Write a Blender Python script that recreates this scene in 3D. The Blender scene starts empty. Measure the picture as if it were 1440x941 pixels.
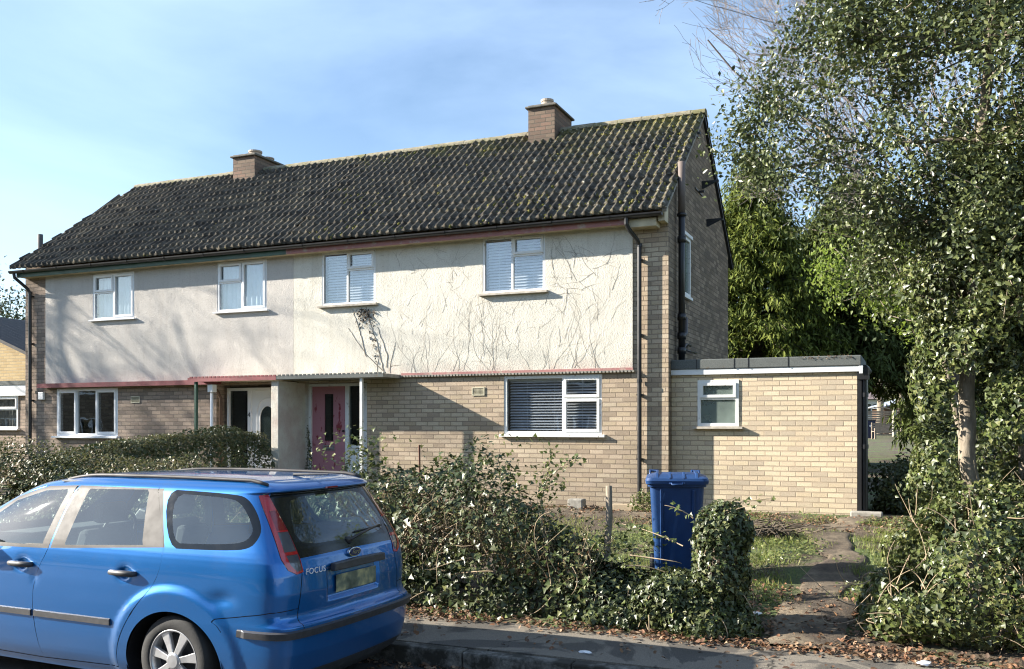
import bpy, math, random
import numpy as np
from mathutils import Vector, Matrix
from mathutils.geometry import delaunay_2d_cdt
R = math.radians
scene = bpy.context.scene
COL = scene.collection
rng = np.random.default_rng(7)
random.seed(7)
BASE = {}          # world position of every thing's origin

# ---------------------------------------------------------------- tagging
def tag(o, label=None, cat=None, group=None, kind=None):
    if label: o['label'] = label
    if cat: o['category'] = cat
    if group: o['group'] = group
    if kind: o['kind'] = kind
    return o
def thing(name, loc, label, cat, group=None, rz=0.0):
    o = bpy.data.objects.new(name, None); COL.objects.link(o)
    o.empty_display_size = .2
    o.location = loc; o.rotation_euler = (0, 0, rz)
    BASE[o.name] = Vector(loc)
    return tag(o, label, cat, group)
def dup(root, loc, rz=None, label=None, scale=None, name=None):
    r = root.copy(); COL.objects.link(r); r.location = loc
    if rz is not None: r.rotation_euler = (0, 0, rz)
    if label: r['label'] = label
    if scale: r.scale = (scale,)*3
    for ch in list(root.children):
        c = ch.copy(); COL.objects.link(c); c.parent = r
        for g in list(ch.children):
            d = g.copy(); COL.objects.link(d); d.parent = c
    return r

# ---------------------------------------------------------------- materials
class NT:
    def __init__(s, name):
        s.m = bpy.data.materials.new(name); s.m.use_nodes = True
        s.t = s.m.node_tree; s.t.nodes.clear()
        s.out = s.t.nodes.new('ShaderNodeOutputMaterial')
    def n(s, typ, **kw):
        nd = s.t.nodes.new('ShaderNode'+typ)
        for k, v in kw.items():
            if k.startswith('i_'):
                key = k[2:]
                key = int(key) if key.isdigit() else key.replace('_', ' ')
                s.put(nd.inputs[key], v)
            else: setattr(nd, k, v)
        return nd
    def put(s, sock, v):
        if isinstance(v, bpy.types.NodeSocket): s.t.links.new(v, sock)
        elif isinstance(v, bpy.types.Node): s.t.links.new(v.outputs[0], sock)
        else: sock.default_value = v
    def math(s, op, a, b=None, c=None):
        nd = s.t.nodes.new('ShaderNodeMath'); nd.operation = op
        for i, v in enumerate((a, b, c)):
            if v is not None: s.put(nd.inputs[i], v)
        return nd.outputs[0]
    def mix(s, f, a, b, mode='MIX'):
        nd = s.t.nodes.new('ShaderNodeMix'); nd.data_type = 'RGBA'; nd.blend_type = mode
        s.put(nd.inputs[0], f); s.put(nd.inputs[6], a); s.put(nd.inputs[7], b)
        return nd.outputs[2]
    def noise(s, scale, detail=4, rough=.55, vec=None, dist=0):
        nd = s.n('TexNoise'); nd.inputs['Scale'].default_value = scale
        nd.inputs['Detail'].default_value = detail; nd.inputs['Roughness'].default_value = rough
        nd.inputs['Distortion'].default_value = dist
        s.put(nd.inputs['Vector'], vec if vec is not None else s.obj())
        return nd.outputs[0]
    def obj(s):
        if not hasattr(s, '_o'): s._o = s.n('TexCoord').outputs['Object']
        return s._o
    def uv(s):
        if not hasattr(s, '_u'): s._u = s.n('TexCoord').outputs['UV']
        return s._u
    def ramp(s, f, stops, interp='LINEAR'):
        nd = s.n('ValToRGB'); s.put(nd.inputs[0], f)
        cr = nd.color_ramp; cr.interpolation = interp
        while len(cr.elements) > 1: cr.elements.remove(cr.elements[-1])
        cr.elements[0].position = stops[0][0]; cr.elements[0].color = c4(stops[0][1])
        for p, c in stops[1:]:
            e = cr.elements.new(p); e.color = c4(c)
        return nd.outputs[0]
    def bump(s, h, strength=.5, dist=.01, normal=None):
        nd = s.n('Bump'); nd.inputs['Strength'].default_value = strength
        nd.inputs['Distance'].default_value = dist
        s.put(nd.inputs['Height'], h)
        if normal is not None: s.put(nd.inputs['Normal'], normal)
        return nd.outputs[0]
    def stretch(s, sx, sy, sz, src=None):
        nd = s.n('Mapping'); nd.inputs['Scale'].default_value = (sx, sy, sz)
        s.put(nd.inputs['Vector'], src if src is not None else s.obj()); return nd.outputs[0]
    def bsdf(s, color, rough=.6, metal=0, normal=None, **kw):
        nd = s.n('BsdfPrincipled')
        s.put(nd.inputs['Base Color'], c4(color) if isinstance(color, (tuple, list, float)) else color)
        s.put(nd.inputs['Roughness'], rough); s.put(nd.inputs['Metallic'], metal)
        if normal is not None: s.put(nd.inputs['Normal'], normal)
        for k, v in kw.items(): s.put(nd.inputs[k.replace('_', ' ')], v)
        return nd.outputs[0]
    def done(s, sh):
        s.put(s.out.inputs[0], sh); return s.m
def c4(c):
    if isinstance(c, float): return (c, c, c, 1)
    return tuple(c) + (1,) if len(c) == 3 else tuple(c)

def m_plain(name, col, rough=.5, metal=0, var=.12, vscale=6, bump=0, bscale=60, **kw):
    n = NT(name)
    f = n.noise(vscale, 5)
    a = tuple(x*(1-var) for x in col); b = tuple(min(1, x*(1+var)) for x in col)
    c = n.ramp(f, [(.3, a), (.7, b)])
    nm = n.bump(n.noise(bscale, 3), .4, bump) if bump else None
    rr = n.math('ADD', n.math('MULTIPLY', n.noise(vscale*2.3, 3), .2), rough-.1)
    return n.done(n.bsdf(c, rr, metal, nm, **kw))

def m_brick(name, cols, mortar, grime=.25, uoff=0.0):
    n = NT(name)
    sep = n.n('SeparateXYZ', i_0=n.uv())
    wob = n.noise(9, 2, vec=n.uv())
    u = n.math('ADD', sep.outputs[0], 120.0+uoff)
    v = n.math('ADD', sep.outputs[1], 120.0)
    v = n.math('ADD', v, n.math('MULTIPLY', n.math('SUBTRACT', wob, .5), .007))
    vr = n.math('DIVIDE', v, .075)
    row = n.math('FLOOR', vr)
    par = n.math('MULTIPLY', n.math('FRACT', n.math('MULTIPLY', row, .5)), 1.0)
    jit = n.n('TexWhiteNoise', noise_dimensions='1D', i_W=row)
    uu = n.math('ADD', n.math('DIVIDE', u, .225), par)
    uu = n.math('ADD', uu, n.math('MULTIPLY', jit.outputs[0], .10))
    cell = n.math('FLOOR', uu)
    fx = n.math('MULTIPLY', n.math('FRACT', uu), .225)
    fy = n.math('MULTIPLY', n.math('FRACT', vr), .075)
    dx = n.math('MINIMUM', fx, n.math('SUBTRACT', .225, fx))
    dy = n.math('MINIMUM', fy, n.math('SUBTRACT', .075, fy))
    d = n.math('MINIMUM', dx, dy)
    d = n.math('ADD', d, n.math('MULTIPLY', n.math('SUBTRACT', n.noise(70, 3, vec=n.uv()), .5), .006))
    mk = n.n('MapRange', interpolation_type='SMOOTHSTEP', i_0=d); mk.inputs[1].default_value = .0042; mk.inputs[2].default_value = .0085
    cv = n.n('CombineXYZ', i_0=cell, i_1=row)
    wn = n.n('TexWhiteNoise', noise_dimensions='2D', i_0=cv.outputs[0])
    st = [(i/len(cols), c) for i, c in enumerate(cols)]
    bc = n.ramp(wn.outputs[0], st, 'CONSTANT')
    fine = n.noise(55, 5, .7, vec=n.uv())
    bc = n.mix(n.math('MULTIPLY', fine, .75), bc, (.16, .12, .085, 1), 'MIX') if False else n.mix(.5, bc, n.ramp(fine, [(.25, (.55, .52, .48)), (.75, (1.35, 1.38, 1.4))]), 'MULTIPLY')
    big = n.noise(.9, 5, .65, vec=n.uv())
    col = n.mix(mk.outputs[0], c4(mortar), bc)
    col = n.mix(n.math('MULTIPLY', n.ramp(big, [(.35, 0.0), (.75, 1.0)]), grime), col, (.10, .085, .06, 1))
    hgt = n.math('ADD', mk.outputs[0], n.math('MULTIPLY', fine, .35))
    nm = n.bump(hgt, .8, .008)
    return n.done(n.bsdf(col, .88, 0, nm, Specular_IOR_Level=.25))

def m_render(name, a, b, stain, pink=0.0):
    n = NT(name)
    o = n.obj()
    big = n.noise(.8, 5, .6)
    streak = n.noise(2.2, 5, .6, vec=n.stretch(3.2, 3, .35))
    c = n.mix(n.ramp(big, [(.35, 0.), (.7, 1.)]), c4(a), c4(b))
    c = n.mix(n.math('MULTIPLY', n.ramp(streak, [(.5, 0.), (.78, 1.)]), .45), c, c4(stain))
    if pink:
        z = n.n('SeparateXYZ', i_0=n.uv()).outputs[1]
        mr = n.n('MapRange', i_0=z); mr.inputs[1].default_value = 3.0; mr.inputs[2].default_value = 2.75
        f = n.math('MULTIPLY', n.math('MULTIPLY', mr.outputs[0], pink), n.ramp(n.noise(2.6, 4), [(.4, 0.), (.6, 1.)]))
        c = n.mix(f, c, (.42, .26, .22, 1))
    vor = n.n('TexVoronoi', i_Scale=70.0, i_Vector=o)
    g = n.noise(45, 4, .7)
    h = n.math('ADD', n.math('MULTIPLY', vor.outputs[0], .6), g)
    speck = n.ramp(n.noise(38, 3, .7), [(.30, (.68, .66, .62)), (.48, (1., 1., 1.))])
    c = n.mix(.5, c, speck, 'MULTIPLY')
    nm = n.bump(h, .7, .008)
    nm = n.bump(n.noise(2.5, 3), .25, .05, nm)
    return n.done(n.bsdf(c, .92, 0, nm, Specular_IOR_Level=.15))

def m_leaf(name, cols, rough=.42, trans=.22, spec=.5):
    n = NT(name)
    g = n.n('NewGeometry')
    rp = g.outputs['Random Per Island']
    st = [(i/(len(cols)), c) for i, c in enumerate(cols)]
    c = n.ramp(rp, st)
    sh = n.bsdf(c, rough, 0, Specular_IOR_Level=spec)
    tr = n.n('BsdfTranslucent'); n.put(tr.inputs[0], n.mix(.5, c, (.35, .5, .08, 1)) if trans > .3 else c)
    mx = n.n('MixShader'); mx.inputs[0].default_value = trans
    n.put(mx.inputs[1], sh); n.put(mx.inputs[2], tr.outputs[0])
    return n.done(mx.outputs[0])

def m_glass(name, tint=(.85, .9, .9), refl=1.0, rough=.02, haze=0.0, hazecol=(.6, .65, .65), ior=1.5):
    n = NT(name)
    lw = n.n('LayerWeight', i_Blend=.5); fr = n.math('ADD', n.math('MULTIPLY', n.math('POWER', lw.outputs['Facing'], 4.0), .9), refl*.13)
    gl = n.n('BsdfGlossy'); gl.inputs['Roughness'].default_value = rough
    gl.inputs[0].default_value = (refl, refl, refl, 1)
    nm = n.bump(n.noise(1.7, 2), .06, .02); n.put(gl.inputs['Normal'], nm)
    tp = n.n('BsdfTransparent'); tp.inputs[0].default_value = c4(tint)
    base = tp.outputs[0]
    if haze:
        df = n.n('BsdfDiffuse'); df.inputs[0].default_value = c4(hazecol)
        m0 = n.n('MixShader'); n.put(m0.inputs[0], n.math('MULTIPLY', n.ramp(n.noise(3, 5), [(.3, .5), (.7, 1.)]), haze))
        n.put(m0.inputs[1], base); n.put(m0.inputs[2], df.outputs[0]); base = m0.outputs[0]
    mx = n.n('MixShader'); n.put(mx.inputs[0], n.math('MINIMUM', fr, 1.0))
    n.put(mx.inputs[1], base); n.put(mx.inputs[2], gl.outputs[0])
    return n.done(mx.outputs[0])

# ---------------------------------------------------------------- mesh builder
class MB:
    def __init__(s): s.v = []; s.f = []; s.nv = 0
    def add(s, v, f):
        v = np.asarray(v, float).reshape(-1, 3)
        s.v.append(v); k = s.nv; s.nv += len(v)
        s.f += [tuple(i+k for i in q) for q in f]; return s
    def box(s, x0, x1, y0, y1, z0, z1):
        v = [(x, y, z) for z in (z0, z1) for y in (y0, y1) for x in (x0, x1)]
        return s.add(v, [(0, 2, 3, 1), (4, 5, 7, 6), (0, 1, 5, 4), (2, 6, 7, 3), (0, 4, 6, 2), (1, 3, 7, 5)])
    def quad(s, a, b, c, d): return s.add([a, b, c, d], [(0, 1, 2, 3)])
    def prism(s, pts, axis, lo, hi):
        """extrude a 2D outline along an axis (0,1,2); outline axes are the other two in order"""
        n = len(pts); v = []
        for h in (lo, hi):
            for a, b in pts:
                p = [a, b]; p.insert(axis, h); v.append(p)
        f = [tuple(range(n))[::-1], tuple(range(n, 2*n))]
        f += [(i, (i+1) % n, n+(i+1) % n, n+i) for i in range(n)]
        return s.add(v, f)
    def tube(s, pts, rad, k=8, caps=True):
        pts = np.asarray(pts, float); n = len(pts)
        rad = np.full(n, rad) if np.isscalar(rad) else np.asarray(rad, float)
        T = np.gradient(pts, axis=0) if n > 1 else np.array([[0, 0, 1.]])
        T /= np.linalg.norm(T, axis=1)[:, None]+1e-9
        ref = np.array([0, 0, 1.]) if abs(T[0][2]) < .9 else np.array([1., 0, 0])
        V = []
        for i in range(n):
            a = np.cross(T[i], ref); a /= np.linalg.norm(a)+1e-9
            b = np.cross(T[i], a)
            ref = np.cross(a, T[i])
            th = np.arange(k)*2*np.pi/k
            V.append(pts[i]+rad[i]*(np.cos(th)[:, None]*a+np.sin(th)[:, None]*b))
        f = []
        for i in range(n-1):
            for j in range(k):
                j2 = (j+1) % k
                f.append((i*k+j, i*k+j2, (i+1)*k+j2, (i+1)*k+j))
        if caps: f += [tuple(range(k)), tuple(range((n-1)*k, n*k))[::-1]]
        return s.add(np.vstack(V), f)
    def lathe(s, prof, c, k=24, axis=2, caps=True):
        V = []; n = len(prof)
        for r, h in prof:
            for j in range(k):
                t = 2*np.pi*j/k; p = [r*np.cos(t), r*np.sin(t)]; p.insert(axis, h)
                V.append((p[0]+c[0], p[1]+c[1], p[2]+c[2]))
        f = [(i*k+j, i*k+(j+1) % k, (i+1)*k+(j+1) % k, (i+1)*k+j) for i in range(n-1) for j in range(k)]
        if caps: f += [tuple(range(k)), tuple(range((n-1)*k, n*k))[::-1]]
        return s.add(V, f)
    def build(s, name, mat, parent=None, loc=None, smooth=False, bevel=0, fixn=True):
        V = np.vstack(s.v) if s.v else np.zeros((0, 3))
        root = parent
        while root is not None and root.parent is not None: root = root.parent
        off = np.array(BASE.get(root.name, (0, 0, 0))) if root is not None and root.get('_local') is None else np.zeros(3)
        if parent is None and loc is not None: off = np.array(loc)
        me = bpy.data.meshes.new(name)
        me.from_pydata((V-off).tolist(), [], s.f); me.update()
        if fixn:
            import bmesh
            bm = bmesh.new(); bm.from_mesh(me)
            bmesh.ops.recalc_face_normals(bm, faces=bm.faces); bm.to_mesh(me); bm.free()
        add_uv(me, off)
        if mat is not None: me.materials.append(mat)
        if smooth: me.polygons.foreach_set('use_smooth', [True]*len(me.polygons))
        o = bpy.data.objects.new(name, me); COL.objects.link(o)
        if parent is not None: o.parent = parent
        elif loc is not None: o.location = loc; BASE[o.name] = Vector(loc)
        if bevel:
            b = o.modifiers.new('b', 'BEVEL'); b.width = bevel; b.segments = 2; b.limit_method = 'ANGLE'; b.angle_limit = R(40)
        return o
def add_uv(me, off):
    nl = len(me.loops)
    if nl == 0: return
    li = np.empty(nl, np.int32); me.loops.foreach_get('vertex_index', li)
    co = np.empty(len(me.vertices)*3); me.vertices.foreach_get('co', co); co = co.reshape(-1, 3)+off
    npoly = len(me.polygons)
    nr = np.empty(npoly*3); me.polygons.foreach_get('normal', nr); nr = np.abs(nr.reshape(-1, 3))
    tot = np.empty(npoly, np.int32); me.polygons.foreach_get('loop_total', tot)
    ax = np.repeat(nr.argmax(1), tot)
    p = co[li]; uv = np.empty((nl, 2))
    uv[:, 0] = np.where(ax == 0, p[:, 1], p[:, 0]); uv[:, 1] = np.where(ax == 2, p[:, 1], p[:, 2])
    l = me.uv_layers.new(name='UV'); l.data.foreach_set('uv', uv.ravel())

def mesh_np(name, V, F, mat, parent=None, loc=None, smooth=False):
    """fast mesh from arrays; F is (n,k) with equal k"""
    root = parent
    while root is not None and root.parent is not None: root = root.parent
    off = np.array(BASE.get(root.name, (0, 0, 0))) if root is not None and root.get('_local') is None else np.zeros(3)
    if parent is None and loc is not None: off = np.array(loc)
    V = np.asarray(V, np.float32)-off.astype(np.float32)
    me = bpy.data.meshes.new(name)
    n, k = F.shape
    me.vertices.add(len(V)); me.vertices.foreach_set('co', V.ravel())
    me.loops.add(n*k); me.loops.foreach_set('vertex_index', F.astype(np.int32).ravel())
    me.polygons.add(n); me.polygons.foreach_set('loop_start', np.arange(0, n*k, k, dtype=np.int32))
    me.update(calc_edges=True)
    if smooth: me.polygons.foreach_set('use_smooth', [True]*n)
    me.materials.append(mat)
    o = bpy.data.objects.new(name, me); COL.objects.link(o)
    if parent is not None: o.parent = parent
    elif loc is not None: o.location = loc; BASE[o.name] = Vector(loc)
    return o

# ---------------------------------------------------------------- noise in numpy
_H = np.random.default_rng(3).random((64, 64, 64)).astype(np.float32)
def vnoise(p, scale=1.0):
    p = np.asarray(p)*scale+100.0
    i = np.floor(p).astype(int); f = p-i; f = f*f*(3-2*f); i &= 63; j = (i+1) & 63
    x0, y0, z0 = i.T; x1, y1, z1 = j.T; fx, fy, fz = f.T
    def L(a, b, t): return a+(b-a)*t
    return L(L(L(_H[x0, y0, z0], _H[x1, y0, z0], fx), L(_H[x0, y1, z0], _H[x1, y1, z0], fx), fy),
             L(L(_H[x0, y0, z1], _H[x1, y0, z1], fx), L(_H[x0, y1, z1], _H[x1, y1, z1], fx), fy), fz)

# ---------------------------------------------------------------- leaves
LEAF = {
 'oval': (np.array([(0, 0, 0), (.30, .38, .10), (0, 1, -.05), (-.30, .38, .10)]), np.array([(0, 1, 2), (0, 2, 3)])),
 'ivy': (np.array([(0, 0, 0), (.52, .02, .05), (.30, .36, .10), (0, 1, -.08), (-.30, .36, .10), (-.52, .02, .05), (0, .3, .0)]),
         np.array([(0, 1, 6), (1, 2, 6), (2, 3, 6), (3, 4, 6), (4, 5, 6), (5, 0, 6)])),
 'blade': (np.array([(-.05, 0, 0), (.05, 0, 0), (.0, 1, .25)]), np.array([(0, 1, 2)])),
 'spray': (np.array([(0, 0, 0), (.20, .25, .03), (.42, .30, 0), (.22, .55, -.03), (.30, .72, -.06), (0, 1, -.15), (-.30, .72, -.06), (-.22, .55, -.03), (-.42, .30, 0), (-.20, .25, .03)]),
           np.array([(0, 1, 9), (1, 2, 3), (9, 1, 3), (9, 3, 7), (9, 7, 8), (3, 4, 5), (3, 5, 7), (7, 5, 6)])),
 'needle': (np.array([(0, 0, 0), (.13, .4, .03), (0, 1, -.12), (-.13, .4, .03)]), np.array([(0, 1, 2), (0, 2, 3)])),
 'litter': (np.array([(0, 0, 0), (.34, .25, .12), (.22, .7, .22), (0, 1, .05), (-.25, .6, .16), (-.3, .25, .02)]), np.array([(0, 1, 2), (0, 2, 3), (0, 3, 4), (0, 4, 5)])),
}
def leaves(name, P, N, size, shape, mat, parent=None, loc=None, droop=None, rnd=.6):
    P = np.asarray(P, float); N = np.asarray(N, float); n = len(P)
    N = N+rng.normal(0, rnd, N.shape); N /= np.linalg.norm(N, axis=1)[:, None]+1e-9
    D = rng.normal(0, 1, N.shape)
    if droop is not None: D = D*.55+np.asarray(droop)
    D -= (D*N).sum(1)[:, None]*N; D /= np.linalg.norm(D, axis=1)[:, None]+1e-9
    B = np.cross(D, N)
    T, F = LEAF[shape]
    size = np.asarray(size)*np.ones(n)
    V = P[:, None]+size[:, None, None]*(T[None, :, 0, None]*B[:, None]+T[None, :, 1, None]*D[:, None]+T[None, :, 2, None]*N[:, None])
    FF = (F[None]+(np.arange(n)*len(T))[:, None, None]).reshape(-1, 3)
    return mesh_np(name, V.reshape(-1, 3), FF, mat, parent, loc)

def tubes_np(name, lines, mat, parent=None, loc=None, k=4):
    """lines: list of (points (n,3), radii (n,)); one mesh"""
    Vs = []; Fs = []; c = 0
    th = np.arange(k)*2*np.pi/k
    for pts, rad in lines:
        pts = np.asarray(pts, float); n = len(pts)
        T = np.gradient(pts, axis=0); T /= np.linalg.norm(T, axis=1)[:, None]+1e-9
        ref = np.array([.31, .22, .92]); A = np.cross(T, ref); A /= np.linalg.norm(A, axis=1)[:, None]+1e-9
        Bv = np.cross(T, A)
        V = pts[:, None]+np.asarray(rad)[:, None, None]*(np.cos(th)[None, :, None]*A[:, None]+np.sin(th)[None, :, None]*Bv[:, None])
        Vs.append(V.reshape(-1, 3))
        i = np.arange(n-1)[:, None]*k; j = np.arange(k)[None]; j2 = (j+1) % k
        Fs.append((np.stack([i+j, i+j2, i+k+j2, i+k+j], -1)+c).reshape(-1, 4)); c += n*k
    return mesh_np(name, np.vstack(Vs), np.vstack(Fs), mat, parent, loc, smooth=k > 4)

# camera frame, used to read real positions off the ground plan
CAMZ = 1.9; YAW = R(23.2)
FWD = np.array([-math.sin(YAW), math.cos(YAW)]); RGT = np.array([math.cos(YAW), math.sin(YAW)])
def at(px, D):
    """ground position D metres ahead at a bearing given as photo column"""
    return D*(FWD+RGT*(px-720)/1305)
def gz(x, y):
    x = np.asarray(x, float); y = np.asarray(y, float)
    z = np.interp(y, [-30, -7, -3.0, -2.9, 6.70, 6.75, 7.7, 9.2, 11, 12.6, 13.9, 17, 60, 400],
                  [.3, .12, .06, -.2, -.2, .085, .10, .25, .40, .51, .58, .62, 1.2, 2.5])
    return z
# ================================================================ materials
M = {}
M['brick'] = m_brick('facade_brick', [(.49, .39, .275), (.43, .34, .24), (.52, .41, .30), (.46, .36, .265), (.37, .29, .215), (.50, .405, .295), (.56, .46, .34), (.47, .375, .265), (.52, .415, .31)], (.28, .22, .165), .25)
M['brick_l'] = m_brick('left_brick', [(.38, .295, .23), (.33, .25, .20), (.43, .33, .26), (.35, .27, .22), (.27, .21, .17), (.40, .31, .25)], (.22, .18, .145), .35)
M['brick_pale'] = m_brick('outhouse_brick', [(.66, .545, .38), (.70, .59, .42), (.62, .505, .355), (.67, .545, .39), (.57, .47, .345), (.72, .60, .43), (.64, .52, .37), (.53, .44, .33)], (.43, .34, .25), .12)
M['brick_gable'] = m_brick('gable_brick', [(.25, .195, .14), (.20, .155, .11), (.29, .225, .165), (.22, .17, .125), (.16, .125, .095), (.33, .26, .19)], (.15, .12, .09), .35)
M['brick_ch'] = m_brick('chimney_brick', [(.25, .16, .12), (.19, .13, .10), (.22, .16, .12), (.17, .12, .095)], (.13, .11, .09), .5)
M['brick_yel'] = m_brick('yellow_brick', [(.47, .34, .17), (.43, .31, .16), (.51, .38, .20)], (.38, .31, .2), .1)
M['render'] = m_render('cream_roughcast', (.68, .65, .57), (.62, .59, .515), (.46, .42, .34), .45)
M['render_l'] = m_render('grey_roughcast', (.56, .525, .485), (.50, .475, .445), (.42, .38, .34), .25)
M['upvc'] = m_plain('white_upvc', (.78, .79, .80), .35, var=.03)
M['oldpaint'] = (lambda n: n.done(n.bsdf(n.mix(n.ramp(n.noise(14, 6, .7), [(.60, 0.), (.68, 1.)]), (.76, .76, .74, 1), (.30, .25, .20, 1)), .55, 0, n.bump(n.noise(60, 4), .3, .003))))(NT('flaking_white_paint'))
M['sill'] = m_plain('stone_sill', (.42, .38, .32), .8, var=.3, vscale=12)
M['black'] = m_plain('black_plastic', (.018, .018, .02), .38, var=.2)
M['green'] = m_plain('green_fascia_paint', (.018, .07, .045), .45, var=.2)
M['pink'] = (lambda n: n.done(n.bsdf(n.mix(n.ramp(n.noise(9, 6, .7), [(.52, 0.), (.66, 1.)]), (.36, .16, .15, 1), (.42, .33, .27, 1)), .7)))(NT('faded_pink_paint'))
M['red'] = m_plain('dark_red_trim', (.22, .045, .05), .5, var=.25)
M['soffit'] = m_plain('cream_soffit', (.50, .43, .30), .7, var=.25)
M['felt'] = (lambda n: n.done(n.bsdf(n.mix(n.ramp(n.noise(5, 6, .7, vec=n.stretch(1, 1, 1)), [(.60, 0.), (.70, 1.)]), n.ramp(n.noise(120, 3), [(.3, (.075, .085, .08)), (.7, (.16, .17, .165))]), (.10, .065, .03, 1)), .9, 0, n.bump(n.noise(150, 3), .5, .004))))(NT('mineral_felt'))
M['concrete'] = m_plain('weathered_concrete', (.30, .28, .24), .9, var=.3, vscale=14, bump=.004)
M['pot'] = m_plain('chimney_pot', (.40, .33, .26), .85, var=.3, vscale=18)
M['glass_sky'] = m_glass('window_glass', (.93, .95, .96), 1.0, .01, .0)
M['glass_frost'] = m_glass('obscured_glass', (.5, .55, .52), .8, .12, .55, (.34, .42, .38))
M['glass_dark'] = m_glass('dark_glass', (.45, .5, .5), .6, .06, .12, (.06, .08, .07))
M['blind'] = m_plain('white_slats', (.84, .85, .88), .5, var=.05)
M['curtain'] = m_plain('sky_tinted_curtain', (.66, .74, .80), .9, var=.06)  # blue tint stands in for sky reflected in the upstairs panes
M['curtain_d'] = m_plain('dim_curtain', (.22, .21, .19), .9, var=.2)
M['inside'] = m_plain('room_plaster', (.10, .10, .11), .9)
M['bark'] = (lambda n: n.done(n.bsdf(n.ramp(n.noise(8, 6, .65, vec=n.stretch(2, 2, .6)), [(.3, (.10, .08, .055)), (.55, (.24, .20, .15)), (.75, (.36, .32, .26))]), .9, 0, n.bump(n.noise(30, 5, vec=n.stretch(2, 2, .5)), .6, .01))))(NT('pale_bark'))
M['bark_d'] = m_plain('dark_bark', (.09, .07, .05), .9, var=.4, vscale=18, bump=.006)
M['twig'] = m_plain('bare_twig', (.20, .155, .12), .8, var=.3, vscale=9)
M['twig_pink'] = m_plain('grey_twig', (.20, .17, .155), .8, var=.3, vscale=9)
M['drystem'] = m_plain('dry_stem', (.34, .26, .17), .85, var=.35, vscale=11)
M['creeper'] = m_plain('dead_creeper_stem', (.30, .255, .20), .9, var=.35, vscale=9)
M['ivy'] = m_leaf('ivy_leaf', [(.030, .046, .016), (.048, .068, .022), (.072, .092, .032), (.036, .052, .018), (.12, .13, .055), (.050, .068, .024)], .42, .16, .5)
M['ivy_l'] = m_leaf('light_ivy_leaf', [(.075, .105, .026), (.11, .145, .036), (.14, .17, .05), (.065, .088, .024), (.20, .21, .08)], .38, .25, .55)
M['privet'] = m_leaf('privet_leaf', [(.075, .09, .03), (.13, .135, .055), (.17, .17, .075), (.20, .16, .09), (.10, .11, .04)], .48, .2, .4)
M['holly'] = m_leaf('holly_leaf', [(.050, .066, .026), (.075, .098, .034), (.105, .13, .044), (.15, .17, .06), (.060, .08, .032)], .38, .22, .5)
M['lime'] = m_leaf('yellow_green_leaf', [(.11, .155, .025), (.15, .195, .03), (.18, .22, .045), (.085, .125, .02)], .5, .4, .35)
M['conifer'] = m_leaf('conifer_spray', [(.09, .12, .02), (.13, .16, .028), (.18, .21, .038), (.10, .13, .024), (.06, .085, .018)], .7, .2, .2)
M['conifer_d'] = m_leaf('dark_conifer_spray', [(.045, .065, .018), (.075, .10, .025), (.11, .135, .034), (.06, .08, .022)], .7, .2, .2)
M['dead'] = m_leaf('dry_leaf', [(.16, .08, .042), (.24, .14, .075), (.10, .060, .038), (.32, .22, .14), (.075, .050, .036), (.20, .10, .055)], .7, .1, .3)
M['grass'] = m_leaf('grass_blade', [(.15, .20, .035), (.20, .25, .05), (.24, .28, .07), (.12, .17, .035), (.30, .29, .12)], .6, .3, .3)
M['wood'] = m_plain('grey_timber', (.26, .21, .16), .85, var=.3, vscale=9, bump=.003)
M['wood_b'] = m_plain('brown_timber', (.13, .075, .045), .85, var=.3, vscale=9)

# ================================================================ sky + sun
w = bpy.data.worlds.new('World'); scene.world = w; w.use_nodes = True
t = w.node_tree; t.nodes.clear()
def wn(ty, **k):
    n = t.nodes.new('ShaderNode'+ty)
    for a, b in k.items(): setattr(n, a, b)
    return n
SUN = Vector((-3.3, -1.0, 1.52)).normalized()
sky = wn('TexSky', sky_type='NISHITA', sun_disc=False)
sky.sun_elevation = math.asin(SUN.z); sky.sun_rotation = math.atan2(SUN.x, SUN.y)
sky.air_density = 1.0; sky.dust_density = .4; sky.ozone_density = 2.0
tc = wn('TexCoord'); mp = wn('Mapping'); mp.inputs['Scale'].default_value = (1.0, 1.5, 3.6); mp.inputs['Rotation'].default_value = (0, .1, .9)
mp.inputs['Location'].default_value = (.3, .2, .55)
ns = wn('TexNoise'); ns.inputs['Scale'].default_value = 1.5; ns.inputs['Detail'].default_value = 8; ns.inputs['Roughness'].default_value = .52
ns.inputs['Distortion'].default_value = .35
cr = wn('ValToRGB'); cr.color_ramp.elements[0].position = .34; cr.color_ramp.elements[0].color = (0, 0, 0, 1)
cr.color_ramp.elements[1].position = .78; cr.color_ramp.elements[1].color = (.6, .6, .6, 1)
mx = wn('Mix', data_type='RGBA'); mx.inputs[7].default_value = (4.9, 6.4, 8.6, 1)
bg = wn('Background'); bg.inputs[1].default_value = .07
wo = wn('OutputWorld')
L = t.links.new
L(tc.outputs['Generated'], mp.inputs[0]); L(mp.outputs[0], ns.inputs[0]); L(ns.outputs[0], cr.inputs[0])
L(sky.outputs[0], mx.inputs[6]); L(cr.outputs[0], mx.inputs[0]); L(mx.outputs[2], bg.inputs[0]); L(bg.outputs[0], wo.inputs[0])
sl = bpy.data.lights.new('sun', 'SUN'); sl.energy = 5.0; sl.angle = R(.55); sl.color = (1, .93, .82)
so = bpy.data.objects.new('sun', sl); COL.objects.link(so)
so.rotation_euler = SUN.to_track_quat('Z', 'Y').to_euler(); so.location = (-20, -5, 12)

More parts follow.
